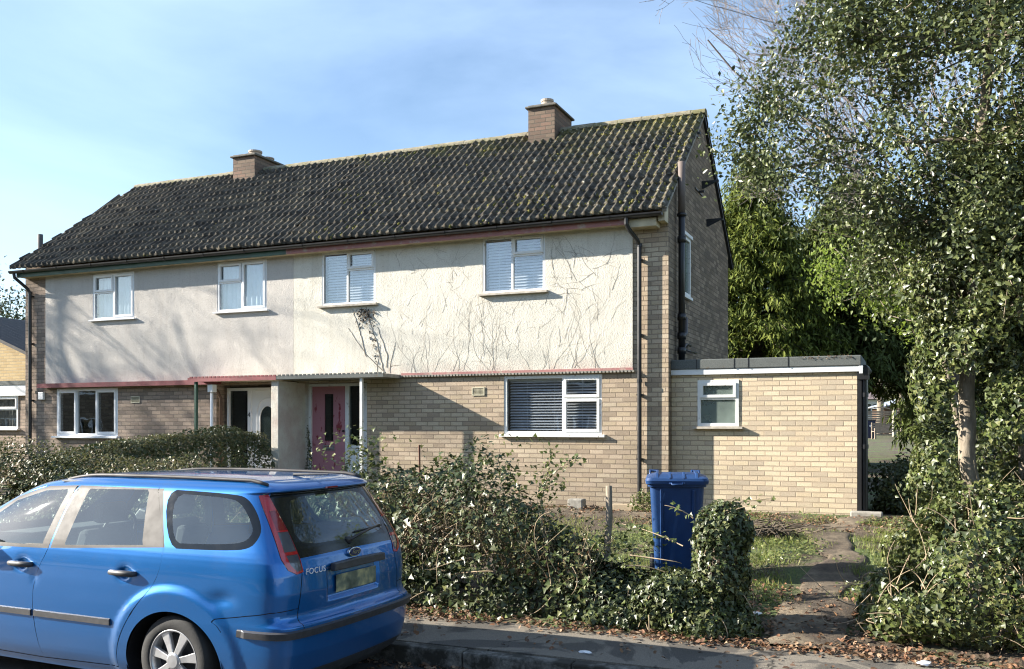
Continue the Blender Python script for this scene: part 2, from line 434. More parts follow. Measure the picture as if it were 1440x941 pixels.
# ================================================================ camera
cd = bpy.data.cameras.new('camera'); co = bpy.data.objects.new('camera', cd); COL.objects.link(co)
co.location = (0, 0, CAMZ); co.rotation_euler = (R(90), 0, YAW)
cd.sensor_width = 36; cd.lens = 36*1305/1440; cd.shift_y = (597-470.5)/1440
cd.clip_start = .05; cd.clip_end = 2000
scene.camera = co
vs = scene.view_settings; vs.view_transform = 'Standard'; vs.look = 'None'; vs.exposure = 1.74; vs.gamma = 1; vs.use_curve_mapping = False
scene.cycles.max_bounces = 6; scene.cycles.transparent_max_bounces = 12; scene.cycles.caustics_reflective = False; scene.cycles.caustics_refractive = False
scene.cycles.sample_clamp_indirect = 4; scene.cycles.filter_width = 1.15

# ================================================================ ground
n = NT('garden_soil')
pz = n.noise(1.1, 6, .6)
soil = n.ramp(n.noise(9, 7, .7), [(.3, (.045, .033, .022)), (.55, (.10, .075, .05)), (.75, (.17, .135, .09))])
green = n.ramp(n.noise(22, 5, .7), [(.3, (.05, .075, .02)), (.7, (.12, .15, .05))])
gcol = n.mix(n.ramp(pz, [(.46, 0.), (.56, 1.)]), soil, green)
M['soil'] = n.done(n.bsdf(gcol, .95, 0, n.bump(n.noise(26, 6, .7), .8, .05)))
xs = np.unique(np.concatenate([np.linspace(-900, -40, 20), np.linspace(-40, -13, 28), np.linspace(-13, 5, 140), np.linspace(5, 40, 30), np.linspace(40, 900, 20)]))
ys = np.unique(np.concatenate([np.linspace(-600, -20, 14), [-7, -3, -2.9, 6.70, 6.75], np.linspace(6.9, 15, 90), np.linspace(15, 62, 50), np.linspace(62, 1200, 20)]))
X, Y = np.meshgrid(xs, ys); Z = gz(X, Y)
p3 = np.stack([X.ravel(), Y.ravel(), np.zeros(X.size)], 1)
bumpy = (vnoise(p3, 2.2)-.5)*.05+(vnoise(p3, 7)-.5)*.03
mask = ((Y > 7.9) & (Y < 14.0)).ravel()
Zr = Z.ravel()+np.where(mask, bumpy, 0)
idx = np.arange(X.size).reshape(X.shape)
F = np.stack([idx[:-1, :-1], idx[:-1, 1:], idx[1:, 1:], idx[1:, :-1]], -1).reshape(-1, 4)
g = mesh_np('ground', np.stack([X.ravel(), Y.ravel(), Zr], 1), F, M['soil'], None, (0, 0, 0), smooth=True); tag(g, kind='structure')

n = NT('asphalt')
a1 = n.ramp(n.noise(160, 4, .8), [(.3, (.035, .035, .036)), (.7, (.085, .083, .08))])
a2 = n.ramp(n.noise(1.3, 6, .6), [(.4, (.7, .7, .7)), (.7, (1.5, 1.45, 1.4))])
M['asphalt'] = n.done(n.bsdf(n.mix(1.0, a1, a2, 'MULTIPLY'), .85, 0, n.bump(n.noise(200, 3), .6, .006)))
n = NT('pavement_tarmac')
a1 = n.ramp(n.noise(120, 5, .85), [(.3, (.04, .036, .03)), (.55, (.12, .108, .092)), (.75, (.26, .235, .20))])
crk = n.n('TexVoronoi', feature='DISTANCE_TO_EDGE', i_Scale=.55, i_Vector=n.n('VectorMath', operation='ADD', i_0=n.obj(), i_1=n.n('CombineXYZ', i_0=n.noise(3, 4), i_1=n.noise(4, 4)).outputs[0]).outputs[0])
a1 = n.mix(n.ramp(crk.outputs[0], [(.004, 1.), (.012, 0.)]), a1, (.02, .018, .015, 1))
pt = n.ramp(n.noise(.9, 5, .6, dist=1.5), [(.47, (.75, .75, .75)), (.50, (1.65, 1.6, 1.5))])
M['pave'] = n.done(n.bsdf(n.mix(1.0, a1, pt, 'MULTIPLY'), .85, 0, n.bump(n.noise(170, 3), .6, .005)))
M['kerb'] = (lambda n: n.done(n.bsdf(n.mix(n.ramp(n.noise(3.5, 7, .72), [(.42, 0.), (.56, 1.)]), n.ramp(n.noise(40, 4), [(.3, (.10, .095, .085)), (.7, (.25, .235, .205))]), (.035, .032, .024, 1)), .9, 0, n.bump(n.noise(50, 5), .6, .01))))(NT('kerb_stone'))
ob = MB().box(-90, 90, -3.0, 6.62, -.26, -.06).build('road', M['asphalt']); tag(ob, kind='structure')
mb = MB(); x = -60.0; rr = random.Random(4)
while x < 40:
    d = rr.uniform(-.006, .006); mb.box(x+.004, x+.911, 6.615+d, 6.745+d, -.1, .094+d); x += .915
ob = mb.build('kerb', M['kerb'], bevel=.015); tag(ob, kind='structure')
ob = MB().box(-60, 40, 6.747, 7.72, 0, .102).build('pavement', M['pave']); tag(ob, kind='structure')
ob = MB().box(-60, 40, -4.9, -3.0, -.3, .075).build('pavement', M['pave']); tag(ob, kind='structure')
# trodden earth path to the front doors
n = NT('trodden_earth')
M['earth'] = n.done(n.bsdf(n.mix(n.ramp(n.noise(1.6, 6, .7), [(.42, 0.), (.6, 1.)]), n.ramp(n.noise(8, 7, .7), [(.3, (.03, .022, .015)), (.5, (.065, .048, .033)), (.75, (.13, .10, .068))]), n.ramp(n.noise(9, 7, .7), [(.3, (.09, .068, .045)), (.7, (.25, .20, .135))])), .95, 0, n.bump(n.noise(40, 6, .7), .8, .02)))
def strip(pts, w, name, mat, dz=.012, n=70):
    pts = np.array(pts, float); tt = np.linspace(0, len(pts)-1, n); c = np.stack([np.interp(tt, range(len(pts)), pts[:, i]) for i in (0, 1)], 1)
    wd = np.interp(tt, range(len(w)), w)
    T = np.gradient(c, axis=0); T /= np.linalg.norm(T, axis=1)[:, None]; Nn = np.stack([-T[:, 1], T[:, 0]], 1)
    V = []; K = 11
    for j in range(K):
        s = (j/(K-1)-.5)*2
        q = np.stack([c[:, 0], c[:, 1], np.zeros(n)], 1)
        e = 1+.9*(vnoise(q+j*0.+(7 if s > 0 else 0), 3)-.5)
        xy = c+Nn*(wd*s*e)[:, None]*.5
        z = gz(xy[:, 0], xy[:, 1])+dz*(1-s*s)+(vnoise(np.stack([xy[:, 0], xy[:, 1], xy[:, 0]*0], 1), 2.2)-.5)*.05*(1 if dz else 0)
        z += .022 if abs(s) < .99 else -.03
        V.append(np.stack([xy[:, 0], xy[:, 1], z], 1))
    V = np.stack(V, 1).reshape(-1, 3); i = np.arange(n*K).reshape(n, K)
    F = np.stack([i[:-1, :-1], i[:-1, 1:], i[1:, 1:], i[1:, :-1]], -1).reshape(-1, 4)
    return mesh_np(name, V, F, mat, None, (0, 0, 0), smooth=True)
ob = strip([(-.80, 7.72), (-.80, 8.6), (-.74, 9.6), (-.66, 10.8), (-.85, 11.8), (-.95, 12.6), (-.7, 13.4), (-.5, 14.2)], [.66, .66, .62, .50, .50, .55, .6, .6], 'earth_path', M['earth']); tag(ob, kind='structure')
ob = strip([(-8.6, 13.75), (-7, 13.45), (-5, 13.4), (-3.4, 13.25), (-2, 13.05), (-1, 12.8), (.3, 12.9)], [.5, .5, .5, .45, .4, .45, .5], 'cross_path', M['earth'], dz=.008, n=120); tag(ob, kind='structure')
# ================================================================ helpers for buildings
def cells(mb, ax, pos, a0, a1, b0, b1, holes, cuts=()):
    """flat sheet with rectangular holes; ax = axis normal to it (0: plane x=pos, 1: plane y=pos)"""
    A = sorted({a0, a1, *[c for h in holes for c in h[:2] if a0 < c < a1]}); B = sorted({b0, b1, *[c for h in holes for c in h[2:] if b0 < c < b1]})
    for i in range(len(A)-1):
        for j in range(len(B)-1):
            ca, cb = (A[i]+A[i+1])/2, (B[j]+B[j+1])/2
            if any(h[0] < ca < h[1] and h[2] < cb < h[3] for h in holes): continue
            q = [(A[i], B[j]), (A[i+1], B[j]), (A[i+1], B[j+1]), (A[i], B[j+1])]
            mb.quad(*[((pos, a, b) if ax == 0 else (a, pos, b)) for a, b in q])
def slab(mb, y0, y1, a0, a1, b0, b1, holes, back=True):
    """vertical slab facing -Y between y0 (front) and y1 with reveals round its holes"""
    cells(mb, 1, y0, a0, a1, b0, b1, holes)
    if back: cells(mb, 1, y1, a0, a1, b0, b1, holes)
    for (p, q, r, s) in [(a0, a1, b0, b1)]+list(holes):
        mb.quad((p, y0, r), (p, y1, r), (p, y1, s), (p, y0, s)); mb.quad((q, y0, r), (q, y1, r), (q, y1, s), (q, y0, s))
        mb.quad((p, y0, r), (q, y0, r), (q, y1, r), (p, y1, r)); mb.quad((p, y0, s), (q, y0, s), (q, y1, s), (p, y1, s))

def ring(mb, x0, x1, z0, z1, w, y0, y1):
    mb.box(x0, x0+w, y0, y1, z0, z1); mb.box(x1-w, x1, y0, y1, z0, z1)
    mb.box(x0+w, x1-w, y0, y1, z1-w, z1); mb.box(x0+w, x1-w, y0, y1, z0, z0+w)

def make_window(parent, x0, x1, z0, z1, y, lights, mat, glass, blind=None, curtain=None, sill=None, label=None, ow=.045, slat=.05, tilt=55):
    """lights: (fx0, fx1, fz0, fz1, sash?) as fractions of the opening; y is the front of the frame"""
    mb = MB(); ring(mb, x0, x1, z0, z1, ow, y, y+.06)
    ix0, ix1, iz0, iz1 = x0+ow, x1-ow, z0+ow, z1-ow; W = ix1-ix0; H = iz1-iz0
    pane = MB()
    for fx0, fx1, fz0, fz1, sash in lights:
        a0, a1, b0, b1 = ix0+W*fx0, ix0+W*fx1, iz0+H*fz0, iz0+H*fz1
        if fx1 < 1: mb.box(a1-.02, a1+.02, y+.004, y+.056, b0 if fz0 == 0 else b0+.02, b1 if fz1 == 1 else b1-.02); a1 -= .02
        if fx0 > 0: a0 += .02
        if fz1 < 1: mb.box(a0, a1, y+.006, y+.054, b1-.02, b1+.02); b1 -= .02
        if fz0 > 0: b0 += .02
        if sash:
            ring(mb, a0-.008, a1+.008, b0-.008, b1+.008, .045, y-.014, y+.03); a0 += .037; a1 -= .037; b0 += .037; b1 -= .037
        pane.box(a0-.002, a1+.002, y+.028, y+.034, b0-.002, b1+.002)
    fr = mb.build('window', mat, parent, bevel=.004)
    if label: fr['label'] = label
    pane.build('pane', glass, fr)
    if sill:
        pr, th, smat = sill
        s = MB(); s.box(x0-.06, x1+.06, y-pr, y+.05, z0-th, z0-.002); s.build('sill', smat, fr, bevel=.004)
    if blind:
        b = MB(); nz = int((z1-z0-.1)/slat); t = R(tilt); rr = random.Random(int(x0*100))
        for k in range(nz):
            zc = z0+.06+(k+.5)*slat; yy = y+.13; hw = .024; tt = t+rr.uniform(-.06, .06)
            dy, dz = hw*math.cos(tt), hw*math.sin(tt); sag = rr.uniform(-.002, .002)
            b.quad((ix0+.01, yy-dy, zc-dz), (ix1-.01, yy-dy, zc-dz+sag), (ix1-.01, yy+dy, zc+dz+sag), (ix0+.01, yy+dy, zc+dz))
        for fx in (.2, .5, .8): b.box(ix0+W*fx-.002, ix0+W*fx+.002, y+.128, y+.132, iz0, iz1)
        b.box(ix0, ix1, y+.10, y+.15, iz1-.03, iz1)
        b.build('blind', blind, fr)
    if curtain:
        b = MB(); xx = np.linspace(x0, x1, 90)
        yy = y+.16+.012*np.sin(xx*55)+.008*np.sin(xx*23)
        for k in range(89): b.quad((xx[k], yy[k], z0), (xx[k+1], yy[k+1], z0), (xx[k+1], yy[k+1], z1), (xx[k], yy[k], z1))
        b.build('curtain', curtain, fr, smooth=True)
    return fr
def hole(x0, x1, z0, z1): return (x0, x1, z0, z1)
def up(x0, x1, z0, z1): return (x0*1.005, x1*1.005, 1.9+(z0-1.9)*1.005, 1.9+(z1-1.9)*1.005)
YP = 14.068

# ================================================================ the semi-detached pair: two houses
HR = thing('semi_detached_house', (-6.9, 14.1, .6), 'brick semi-detached half with cream roughcast, mossy roof and peeling pink door', 'house', 'semi-detached pair')
HL = thing('semi_detached_house', (-13.9, 14.1, .6), 'left half of the brick pair, greyish roughcast, green fascia, white plastic windows', 'house', 'semi-detached pair')
XR0, XR1, XL0 = -10.39, -3.42, -17.33
YF = 14.1; YB = 19.21; ZE = 5.16; YM = 16.65; ZM = 7.50
W3 = up(-9.72, -8.60, 4.03, 4.98); W4 = up(-6.53, -5.42, 4.07, 5.0); W6 = hole(-6.19, -4.49, 1.74, 2.70)
W1 = up(-15.28, -14.17, 4.02, 4.95); W2 = up(-12.09, -10.94, 4.03, 4.97); W5 = hole(-16.41, -14.71, 1.66, 2.645)
def roof_z(y): return ZE+(ZM-ZE)*(1-abs(y-YM)/(YM-13.75))
# ---- right house walls
mb = MB()
cells(mb, 1, YF, XR0, XR1, .3, 5.3, [W3, W4, W6, hole(XR0, -8.84, .3, 2.66)])
cells(mb, 1, 14.40, XR0, -8.84, .3, 2.66, [hole(-10.25, -8.85, .6, 2.63)])
mb.quad((-8.84, YF, .3), (-8.84, 14.40, .3), (-8.84, 14.40, 2.66), (-8.84, YF, 2.66))
mb.quad((XR0, YF, 2.66), (-8.84, YF, 2.66), (-8.84, 14.40, 2.66), (XR0, 14.40, 2.66))
for h in (W6,):
    for xx in h[:2]: mb.quad((xx, YF, h[2]), (xx, YF+.1, h[2]), (xx, YF+.1, h[3]), (xx, YF, h[3]))
    for zz in h[2:]: mb.quad((h[0], YF, zz), (h[1], YF, zz), (h[1], YF+.1, zz), (h[0], YF+.1, zz))
wall_r = mb.build('wall', M['brick'], HR, fixn=False)
# gable wall facing +X, with an opening
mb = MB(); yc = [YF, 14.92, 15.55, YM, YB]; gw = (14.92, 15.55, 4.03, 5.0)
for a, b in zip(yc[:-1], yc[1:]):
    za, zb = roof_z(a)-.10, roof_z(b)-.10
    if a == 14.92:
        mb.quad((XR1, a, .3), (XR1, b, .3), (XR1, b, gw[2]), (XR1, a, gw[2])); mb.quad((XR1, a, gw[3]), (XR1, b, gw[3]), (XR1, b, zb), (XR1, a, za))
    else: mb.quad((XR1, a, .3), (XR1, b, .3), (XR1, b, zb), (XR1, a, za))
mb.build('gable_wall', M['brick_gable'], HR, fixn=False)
mb = MB(); mb.quad((XL0, YB, .3), (XR1, YB, .3), (XR1, YB, 5.1), (XL0, YB, 5.1)); mb.build('rear_wall', M['brick_gable'], HR, fixn=False)
mb = MB()
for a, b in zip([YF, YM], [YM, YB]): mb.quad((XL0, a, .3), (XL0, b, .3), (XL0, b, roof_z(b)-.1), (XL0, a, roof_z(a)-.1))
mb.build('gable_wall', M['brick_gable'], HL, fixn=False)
mb = MB()
cells(mb, 1, YF, XL0, XR0, .3, 5.3, [W1, W2, W5, hole(-12.20, XR0, .3, 2.66)])
cells(mb, 1, 14.40, -12.20, XR0, .3, 2.66, [hole(-12.12, -10.72, .6, 2.62)])
mb.quad((-12.20, YF, .3), (-12.20, 14.40, .3), (-12.20, 14.40, 2.66), (-12.20, YF, 2.66))
mb.quad((-12.20, YF, 2.66), (XR0, YF, 2.66), (XR0, 14.40, 2.66), (-12.20, 14.40, 2.66))
for xx in W5[:2]: mb.quad((xx, YF, W5[2]), (xx, YF+.1, W5[2]), (xx, YF+.1, W5[3]), (xx, YF, W5[3]))
for zz in W5[2:]: mb.quad((W5[0], YF, zz), (W5[1], YF, zz), (W5[1], YF+.1, zz), (W5[0], YF+.1, zz))
mb.build('wall', M['brick_l'], HL, fixn=False)
# unlit room backs and floors, so nothing is seen through the shell
for par, a, b in ((HR, XR0+.02, XR1-.05), (HL, XL0+.05, XR0-.02)):
    mb = MB(); mb.quad((a, 16.4, .7), (b, 16.4, .7), (b, 16.4, 5.0), (a, 16.4, 5.0)); mb.quad((a, 14.5, 3.0), (b, 14.5, 3.0), (b, 16.4, 3.0), (a, 16.4, 3.0)); mb.quad((a, 14.2, 5.02), (b, 14.2, 5.02), (b, 19, 5.02), (a, 19, 5.02))
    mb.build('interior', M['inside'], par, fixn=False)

# roughcast upper panels, 10 cm proud of the brick
def panel(x0, x1, holes, mat, par):
    mb = MB(); slab(mb, YP, YF-.003, x0, x1, 2.752, 5.0, holes, back=False)
    return mb.build('roughcast_panel', mat, par, fixn=False)
panel(-10.39, -3.98, [W3, W4], M['render'], HR)
panel(-16.70, -10.393, [W1, W2], M['render_l'], HL)
# party fin of the porches
mb = MB().box(-10.50, -10.34, 13.56, 14.395, .4, 2.675); f = mb.build('porch_fin', M['render'], HR, bevel=.01)
mb = MB().box(-10.34, -10.26, 14.36, 14.42, .5, 2.66); mb.build('porch_side_panel', M['render'], HR)
# flashing under the panels
mb = MB(); x = -8.12
while x < -3.98:
    mb.box(x, x+.035, 14.035, 14.06, 2.718, 2.750); x += .06
mb.box(-8.12, -3.97, 14.045, 14.09, 2.728, 2.7505); mb.build('flashing', M['concrete'], HR)
mb = MB().box(-8.12, -3.97, YP-.012, YP-.002, 2.752, 2.79); mb.build('flashing', M['pink'], HR)
mb = MB().box(-16.78, -11.95, 13.93, 14.09, 2.70, 2.748); mb.box(-16.78, -11.95, 13.915, 13.935, 2.66, 2.75); mb.build('flashing', M['red'], HL)

# canopy
mb = MB().box(-10.34, -8.14, 13.50, YF, 2.70, 2.765); mb.build('porch_canopy', M['concrete'], HR, bevel=.008)
mb = MB()
for x in np.arange(-10.3, -8.14, .09): mb.box(x, x+.05, 13.488, 13.51, 2.765, 2.785)
mb.box(-10.34, -8.14, 13.493, 13.50, 2.70, 2.765); mb.build('canopy_edge', M['felt'], HR)
mb = MB().box(-11.95, -10.345, 13.50, YF, 2.70, 2.765); mb.build('porch_canopy', M['soffit'], HL, bevel=.008)
mb = MB()
for x in np.arange(-12.3, -10.4, .09): mb.box(x, x+.06, 13.486, 13.51, 2.76, 2.785)
mb.box(-12.35, -10.345, 13.490, 13.498, 2.69, 2.765); mb.build('canopy_edge', M['red'], HL)
mb = MB().box(-12.35, -11.955, 13.50, 13.98, 2.70, 2.76); mb.build('canopy_end', M['red'], HL)
mb = MB().box(-8.635, -8.585, 13.54, 13.59, .5, 2.70); mb.build('porch_post', M['oldpaint'], HR, bevel=.004)
mb = MB().box(-12.22, -12.17, 13.52, 13.57, .5, 2.70); mb.build('porch_post', M['green'], HL, bevel=.004)
mb = MB(); mb.tube([(-11.93, 13.66, .5), (-11.93, 13.66, 2.55)], .03, 10); mb.build('waste_pipe', M['upvc'], HL, smooth=True)
mb = MB().box(-11.98, -11.86, 13.60, 13.72, 2.50, 2.64); mb.build('hopper', M['upvc'], HL, bevel=.01)
mb = MB(); mb.tube([(-11.98, 13.97, .6), (-11.98, 13.97, 2.4), (-12.02, 13.9, 2.55), (-12.1, 13.75, 2.64)], .03, 10); mb.build('waste_pipe', m_plain('brown_pipe', (.10, .055, .035), .5), HL, smooth=True)
mb = MB().box(-10.34, -8.3, 13.62, 14.4, .4, .74); mb.build('step', M['concrete'], HR, bevel=.015)
mb = MB().box(-11.95, -10.5, 13.62, 14.4, .4, .74); mb.build('step', M['concrete'], HL, bevel=.015)

# ---- windows
vl = [(0, .5, .60, 1, True), (0, .5, 0, .60, False), (.5, 1, 0, 1, True)]
make_window(HL, *W1, YP+.006, vl, M['upvc'], M['glass_sky'], curtain=M['curtain'], sill=(.07, .03, M['upvc']), label='white plastic bedroom window nearest the green downpipe corner')
make_window(HL, *W2, YP+.006, vl, M['upvc'], M['glass_sky'], curtain=M['curtain'], sill=(.07, .03, M['upvc']), label='white plastic bedroom window above the white front door')
vr = [(0, .48, 0, 1, False), (.48, 1, .66, 1, True), (.48, 1, 0, .66, False)]
make_window(HR, *W3, YP+.004, vr, M['oldpaint'], M['glass_sky'], blind=M['blind'], sill=(.08, .04, M['sill']), ow=.04, slat=.048, label='old timber bedroom window with white blind and dead creeper below')
make_window(HR, *W4, YP+.004, vr, M['oldpaint'], M['glass_sky'], blind=M['blind'], sill=(.08, .04, M['sill']), ow=.04, slat=.048, label='old timber bedroom window with white blind, nearest the gable')
make_window(HR, *W6, 14.11, [(0, .62, 0, 1, False), (.62, 1, .62, 1, True), (.62, 1, 0, .62, True)], M['oldpaint'], M['glass_sky'], blind=M['blind'], sill=(.07, .045, M['oldpaint']), ow=.05, slat=.046, tilt=34, label='wide ground floor window with slatted blind and flaking frame')
make_window(HL, *W5, 14.10, [(0, .32, 0, 1, True), (.32, .66, 0, 1, False), (.66, 1, 0, 1, True)], M['upvc'], M['glass_sky'], curtain=None, sill=(.09, .04, M['upvc']), ow=.055, label='wide three light white plastic ground floor window')
# gable window (plane X)
mb = MB(); xg = XR1
for a, b, c, d in ((14.92, 14.97, 4.03, 5.0), (15.50, 15.55, 4.03, 5.0), (14.97, 15.50, 4.95, 5.0), (14.97, 15.50, 4.03, 4.08)): mb.box(xg-.04, xg+.03, a, b, c, d)
mb.box(xg-.04, xg+.06, 14.88, 15.60, 5.003, 5.06); mb.box(xg-.04, xg+.06, 14.88, 15.60, 3.98, 4.027)
fr = mb.build('window', M['oldpaint'], HR, bevel=.004); MB().box(xg-.01, xg, 14.968, 15.502, 4.078, 4.952).build('pane', M['glass_frost'], fr)
MB().box(xg-.16, xg-.15, 14.9, 15.6, 4.0, 5.0).build('curtain', m_plain('olive_curtain', (.16, .19, .09), .9), fr)

# ---- pink front door
n = NT('peeling_pink_door')
pf = n.ramp(n.noise(5.5, 7, .68, vec=n.stretch(1.6, 1, .55)), [(.575, 0.), (.60, 1.)])
M['pinkdoor'] = n.done(n.bsdf(n.mix(pf, (.44, .19, .22, 1), (.22, .02, .03, 1)), .55, 0, n.bump(pf, .3, .002)))
mb = MB(); mb.box(-10.250, -10.190, 14.33, 14.44, .74, 2.60); mb.box(-9.450, -9.370, 14.33, 14.44, .74, 2.60); mb.box(-9.08, -8.86, 14.33, 14.44, .74, 2.60); mb.box(-10.250, -8.84, 14.335, 14.44, 2.60, 2.65)
mb.box(-9.370, -9.08, 14.34, 14.43, 1.47, 1.52); mb.build('door_frame', M['oldpaint'], HR, bevel=.004)
mb = MB(); slab(mb, 14.37, 14.41, -10.190, -9.450, .75, 2.60, [hole(-9.920, -9.730, 1.60, 2.46)])
d = mb.build('front_door', M['pinkdoor'], HR, fixn=False)
mb = MB().box(-9.925, -9.725, 14.385, 14.392, 1.595, 2.465); mb.build('door_pane', M['glass_dark'], d)
mb = MB(); ring(mb, -9.950, -9.700, 1.42, 1.52, .018, 14.355, 14.372); mb.box(-9.930, -9.720, 14.35, 14.366, 1.45, 1.49); mb.build('letter_plate', m_plain('dull_metal', (.35, .34, .33), .4, .8), d, bevel=.003)
mb = MB(); mb.tube([(-9.500, 14.37, 1.78), (-9.500, 14.33, 1.78)], .018, 12); mb.build('lock', m_plain('dark_metal', (.08, .06, .05), .4, .8), d, smooth=True)
MB().box(-9.375, -9.075, 14.38, 14.388, 1.51, 2.61).build('side_light', M['glass_dark'], HR)
MB().box(-9.375, -9.075, 14.37, 14.39, .74, 1.475).build('side_panel', M['upvc'], HR)
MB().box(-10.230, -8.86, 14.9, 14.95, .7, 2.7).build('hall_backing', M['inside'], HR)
# ---- white plastic door with arched light
mb = MB(); ring(mb, -12.120, -10.710, .74, 2.60, .055, 14.30, 14.40); mb.box(-11.630, -11.550, 14.305, 14.395, .795, 2.545); mb.build('door_frame', M['upvc'], HL, bevel=.004)
mb = MB(); arch = [(-11.350, 1.3), (-10.990, 1.3), (-10.990, 2.02)]+[(-11.170+.18*math.cos(a), 2.02+.24*math.sin(a)) for a in np.linspace(.15, math.pi-.15, 14)]+[(-11.350, 2.02)]
mb.box(-11.550, -10.765, 14.33, 14.37, .795, 2.545)
d = mb.build('front_door', M['upvc'], HL, bevel=.004); d['label'] = 'white plastic front door with an arched window'
mb = MB(); mb.prism(arch, 1, 14.322, 14.328); mb.build('door_pane', M['glass_dark'], d)
mb = MB(); pts = [(x, 14.322, z) for x, z in arch+[arch[0]]]; mb.tube(pts, .016, 6); pts = [(-11.170+(x+11.17)*1.42, 14.325, 1.75+(z-1.75)*1.28) for x, z in arch+[arch[0]]]; mb.tube(pts, .011, 6); mb.build('door_moulding', M['upvc'], d, smooth=True)
MB().box(-12.065, -11.630, 14.345, 14.352, .79, 2.55).build('side_light', M['glass_dark'], HL)
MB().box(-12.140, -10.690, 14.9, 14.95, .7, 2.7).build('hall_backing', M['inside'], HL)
def text_mesh(s, size, mat, name, parent, loc, rot, ext=.002, shear=0, spacing=1.0):
    cu = bpy.data.curves.new(name, 'FONT'); cu.body = s; cu.size = size; cu.extrude = ext; cu.shear = shear; cu.space_character = spacing
    cu.align_x = 'CENTER'; cu.align_y = 'CENTER'
    o = bpy.data.objects.new('tmp', cu); COL.objects.link(o)
    me = bpy.data.meshes.new_from_object(o.evaluated_get(bpy.context.evaluated_depsgraph_get()))
    bpy.data.objects.remove(o); bpy.data.curves.remove(cu)
    me.name = name; me.materials.clear(); me.materials.append(mat)
    t = bpy.data.objects.new(name, me); COL.objects.link(t); t.parent = parent
    off = BASE.get(parent.name, Vector((0, 0, 0))) if parent.get('_local') is None else Vector((0, 0, 0))
    t.location = Vector(loc)-off; t.rotation_euler = rot
    return t
text_mesh('4', .13, M['black'], 'house_number', HL, (-11.59, 14.300, 2.08), (R(90), 0, 0))

# ---- vents, alarm box
def vent(x0, x1, z0, z1, par):
    mb = MB(); ring(mb, x0, x1, z0, z1, .018, 14.085, YF-.001)
    nx, nz = 9, 5
    for i in range(1, nx): mb.box(x0+.018+(x1-x0-.036)*i/nx-.003, x0+.018+(x1-x0-.036)*i/nx+.003, 14.09, 14.097, z0+.018, z1-.018)
    for i in range(1, nz): mb.box(x0+.018, x1-.018, 14.091, 14.098, z0+.018+(z1-z0-.036)*i/nz-.003, z0+.018+(z1-z0-.036)*i/nz+.003)
    v = mb.build('air_vent', m_plain('buff_vent', (.50, .46, .33), .6), par)
    MB().box(x0+.01, x1-.01, 14.0975, 14.0995, z0+.01, z1-.01).build('vent_backing', M['black'], v)
vent(-6.775, -6.54, 2.385, 2.525, HR); vent(-14.35, -14.12, 2.33, 2.465, HL)
MB().box(-16.89, -16.74, 14.04, 14.099, 2.42, 2.58).build('alarm_box', M['upvc'], HL, bevel=.012)

# ---- soffit, fascia, gutter, downpipes
for par, a, b, m in ((HR, XR0, -3.99, 'pink'), (HL, XL0+.05, XR0, 'green')):
    MB().box(a+.001, b, 13.84, 13.87, 4.985, 5.125).build('fascia', M[m], par)
    MB().box(a+.001, b+(.42 if par is HR else 0), 13.872, 14.098, 4.998, 5.03).build('soffit', M['soffit'], par)
MB().box(-3.985, -3.55, 13.85, 14.095, 4.93, 5.06).build('eaves_end_box', M['soffit'], HR, bevel=.006)
def gutter(a, b, par):
    mb = MB(); th = np.linspace(math.pi, 2*math.pi, 9); cy, cz, r = 13.775, 5.115, .056
    V = []; 
    for rr_ in (r, r-.006):
        for x in (a, b):
            for q in th: V.append((x, cy+rr_*math.cos(q), cz+rr_*math.sin(q)))
    n9 = 9; f = []
    for o_ in (0, 18):
        for k in range(8): f.append((o_+k, o_+k+1, o_+9+k+1, o_+9+k))
    f += [tuple(list(range(0, 9))+list(range(18, 27))[::-1]), tuple(list(range(9, 18))+list(range(27, 36))[::-1])]
    mb.add(V, f)
    for xx in (a+.001, b-.001): mb.lathe([(r, xx-.003), (r, xx+.003)], (0, 0, 0), 4, 0) if False else mb.prism([(cy+r*math.cos(q), cz+r*math.sin(q)) for q in th], 0, xx-.003, xx+.003)
    x = a+.4
    while x < b:
        mb.prism([(cy+(r+.008)*math.cos(q), cz+(r+.008)*math.sin(q)) for q in th], 0, x, x+.035); x += .95
    mb.build('gutter', M['black'], par, fixn=False)
gutter(XR0, -3.44, HR); gutter(XL0-.05, XR0, HL)
def pipe(par, pts, r, name='downpipe', coll=(), clips=()):
    mb = MB(); mb.tube(pts, r, 12)
    for z in coll: mb.tube([(pts[-1][0], pts[-1][1], z), (pts[-1][0], pts[-1][1], z+.05)], r+.010, 12)
    for z in clips: mb.box(pts[-1][0]-r-.012, pts[-1][0]+r+.012, pts[-1][1]-.012, pts[-1][1]+.062, z, z+.025)
    return mb.build(name, M['black'], par, smooth=False)
pipe(HR, [(-4.00, 13.775, 5.09), (-4.0, 13.785, 4.98), (-3.97, 13.84, 4.90), (-3.88, 13.97, 4.76), (-3.86, 14.03, 4.68), (-3.86, 14.035, .62)], .034, coll=(4.66, 2.55), clips=(4.45, 3.28, 2.35, 1.35))
pipe(HL, [(-17.28, 13.775, 5.09), (-17.27, 13.79, 4.98), (-17.2, 13.88, 4.88), (-17.12, 13.98, 4.76), (-17.11, 14.03, 4.68), (-17.11, 14.035, .62)], .034, coll=(4.66, 2.6), clips=(4.6, 3.6, 2.4))
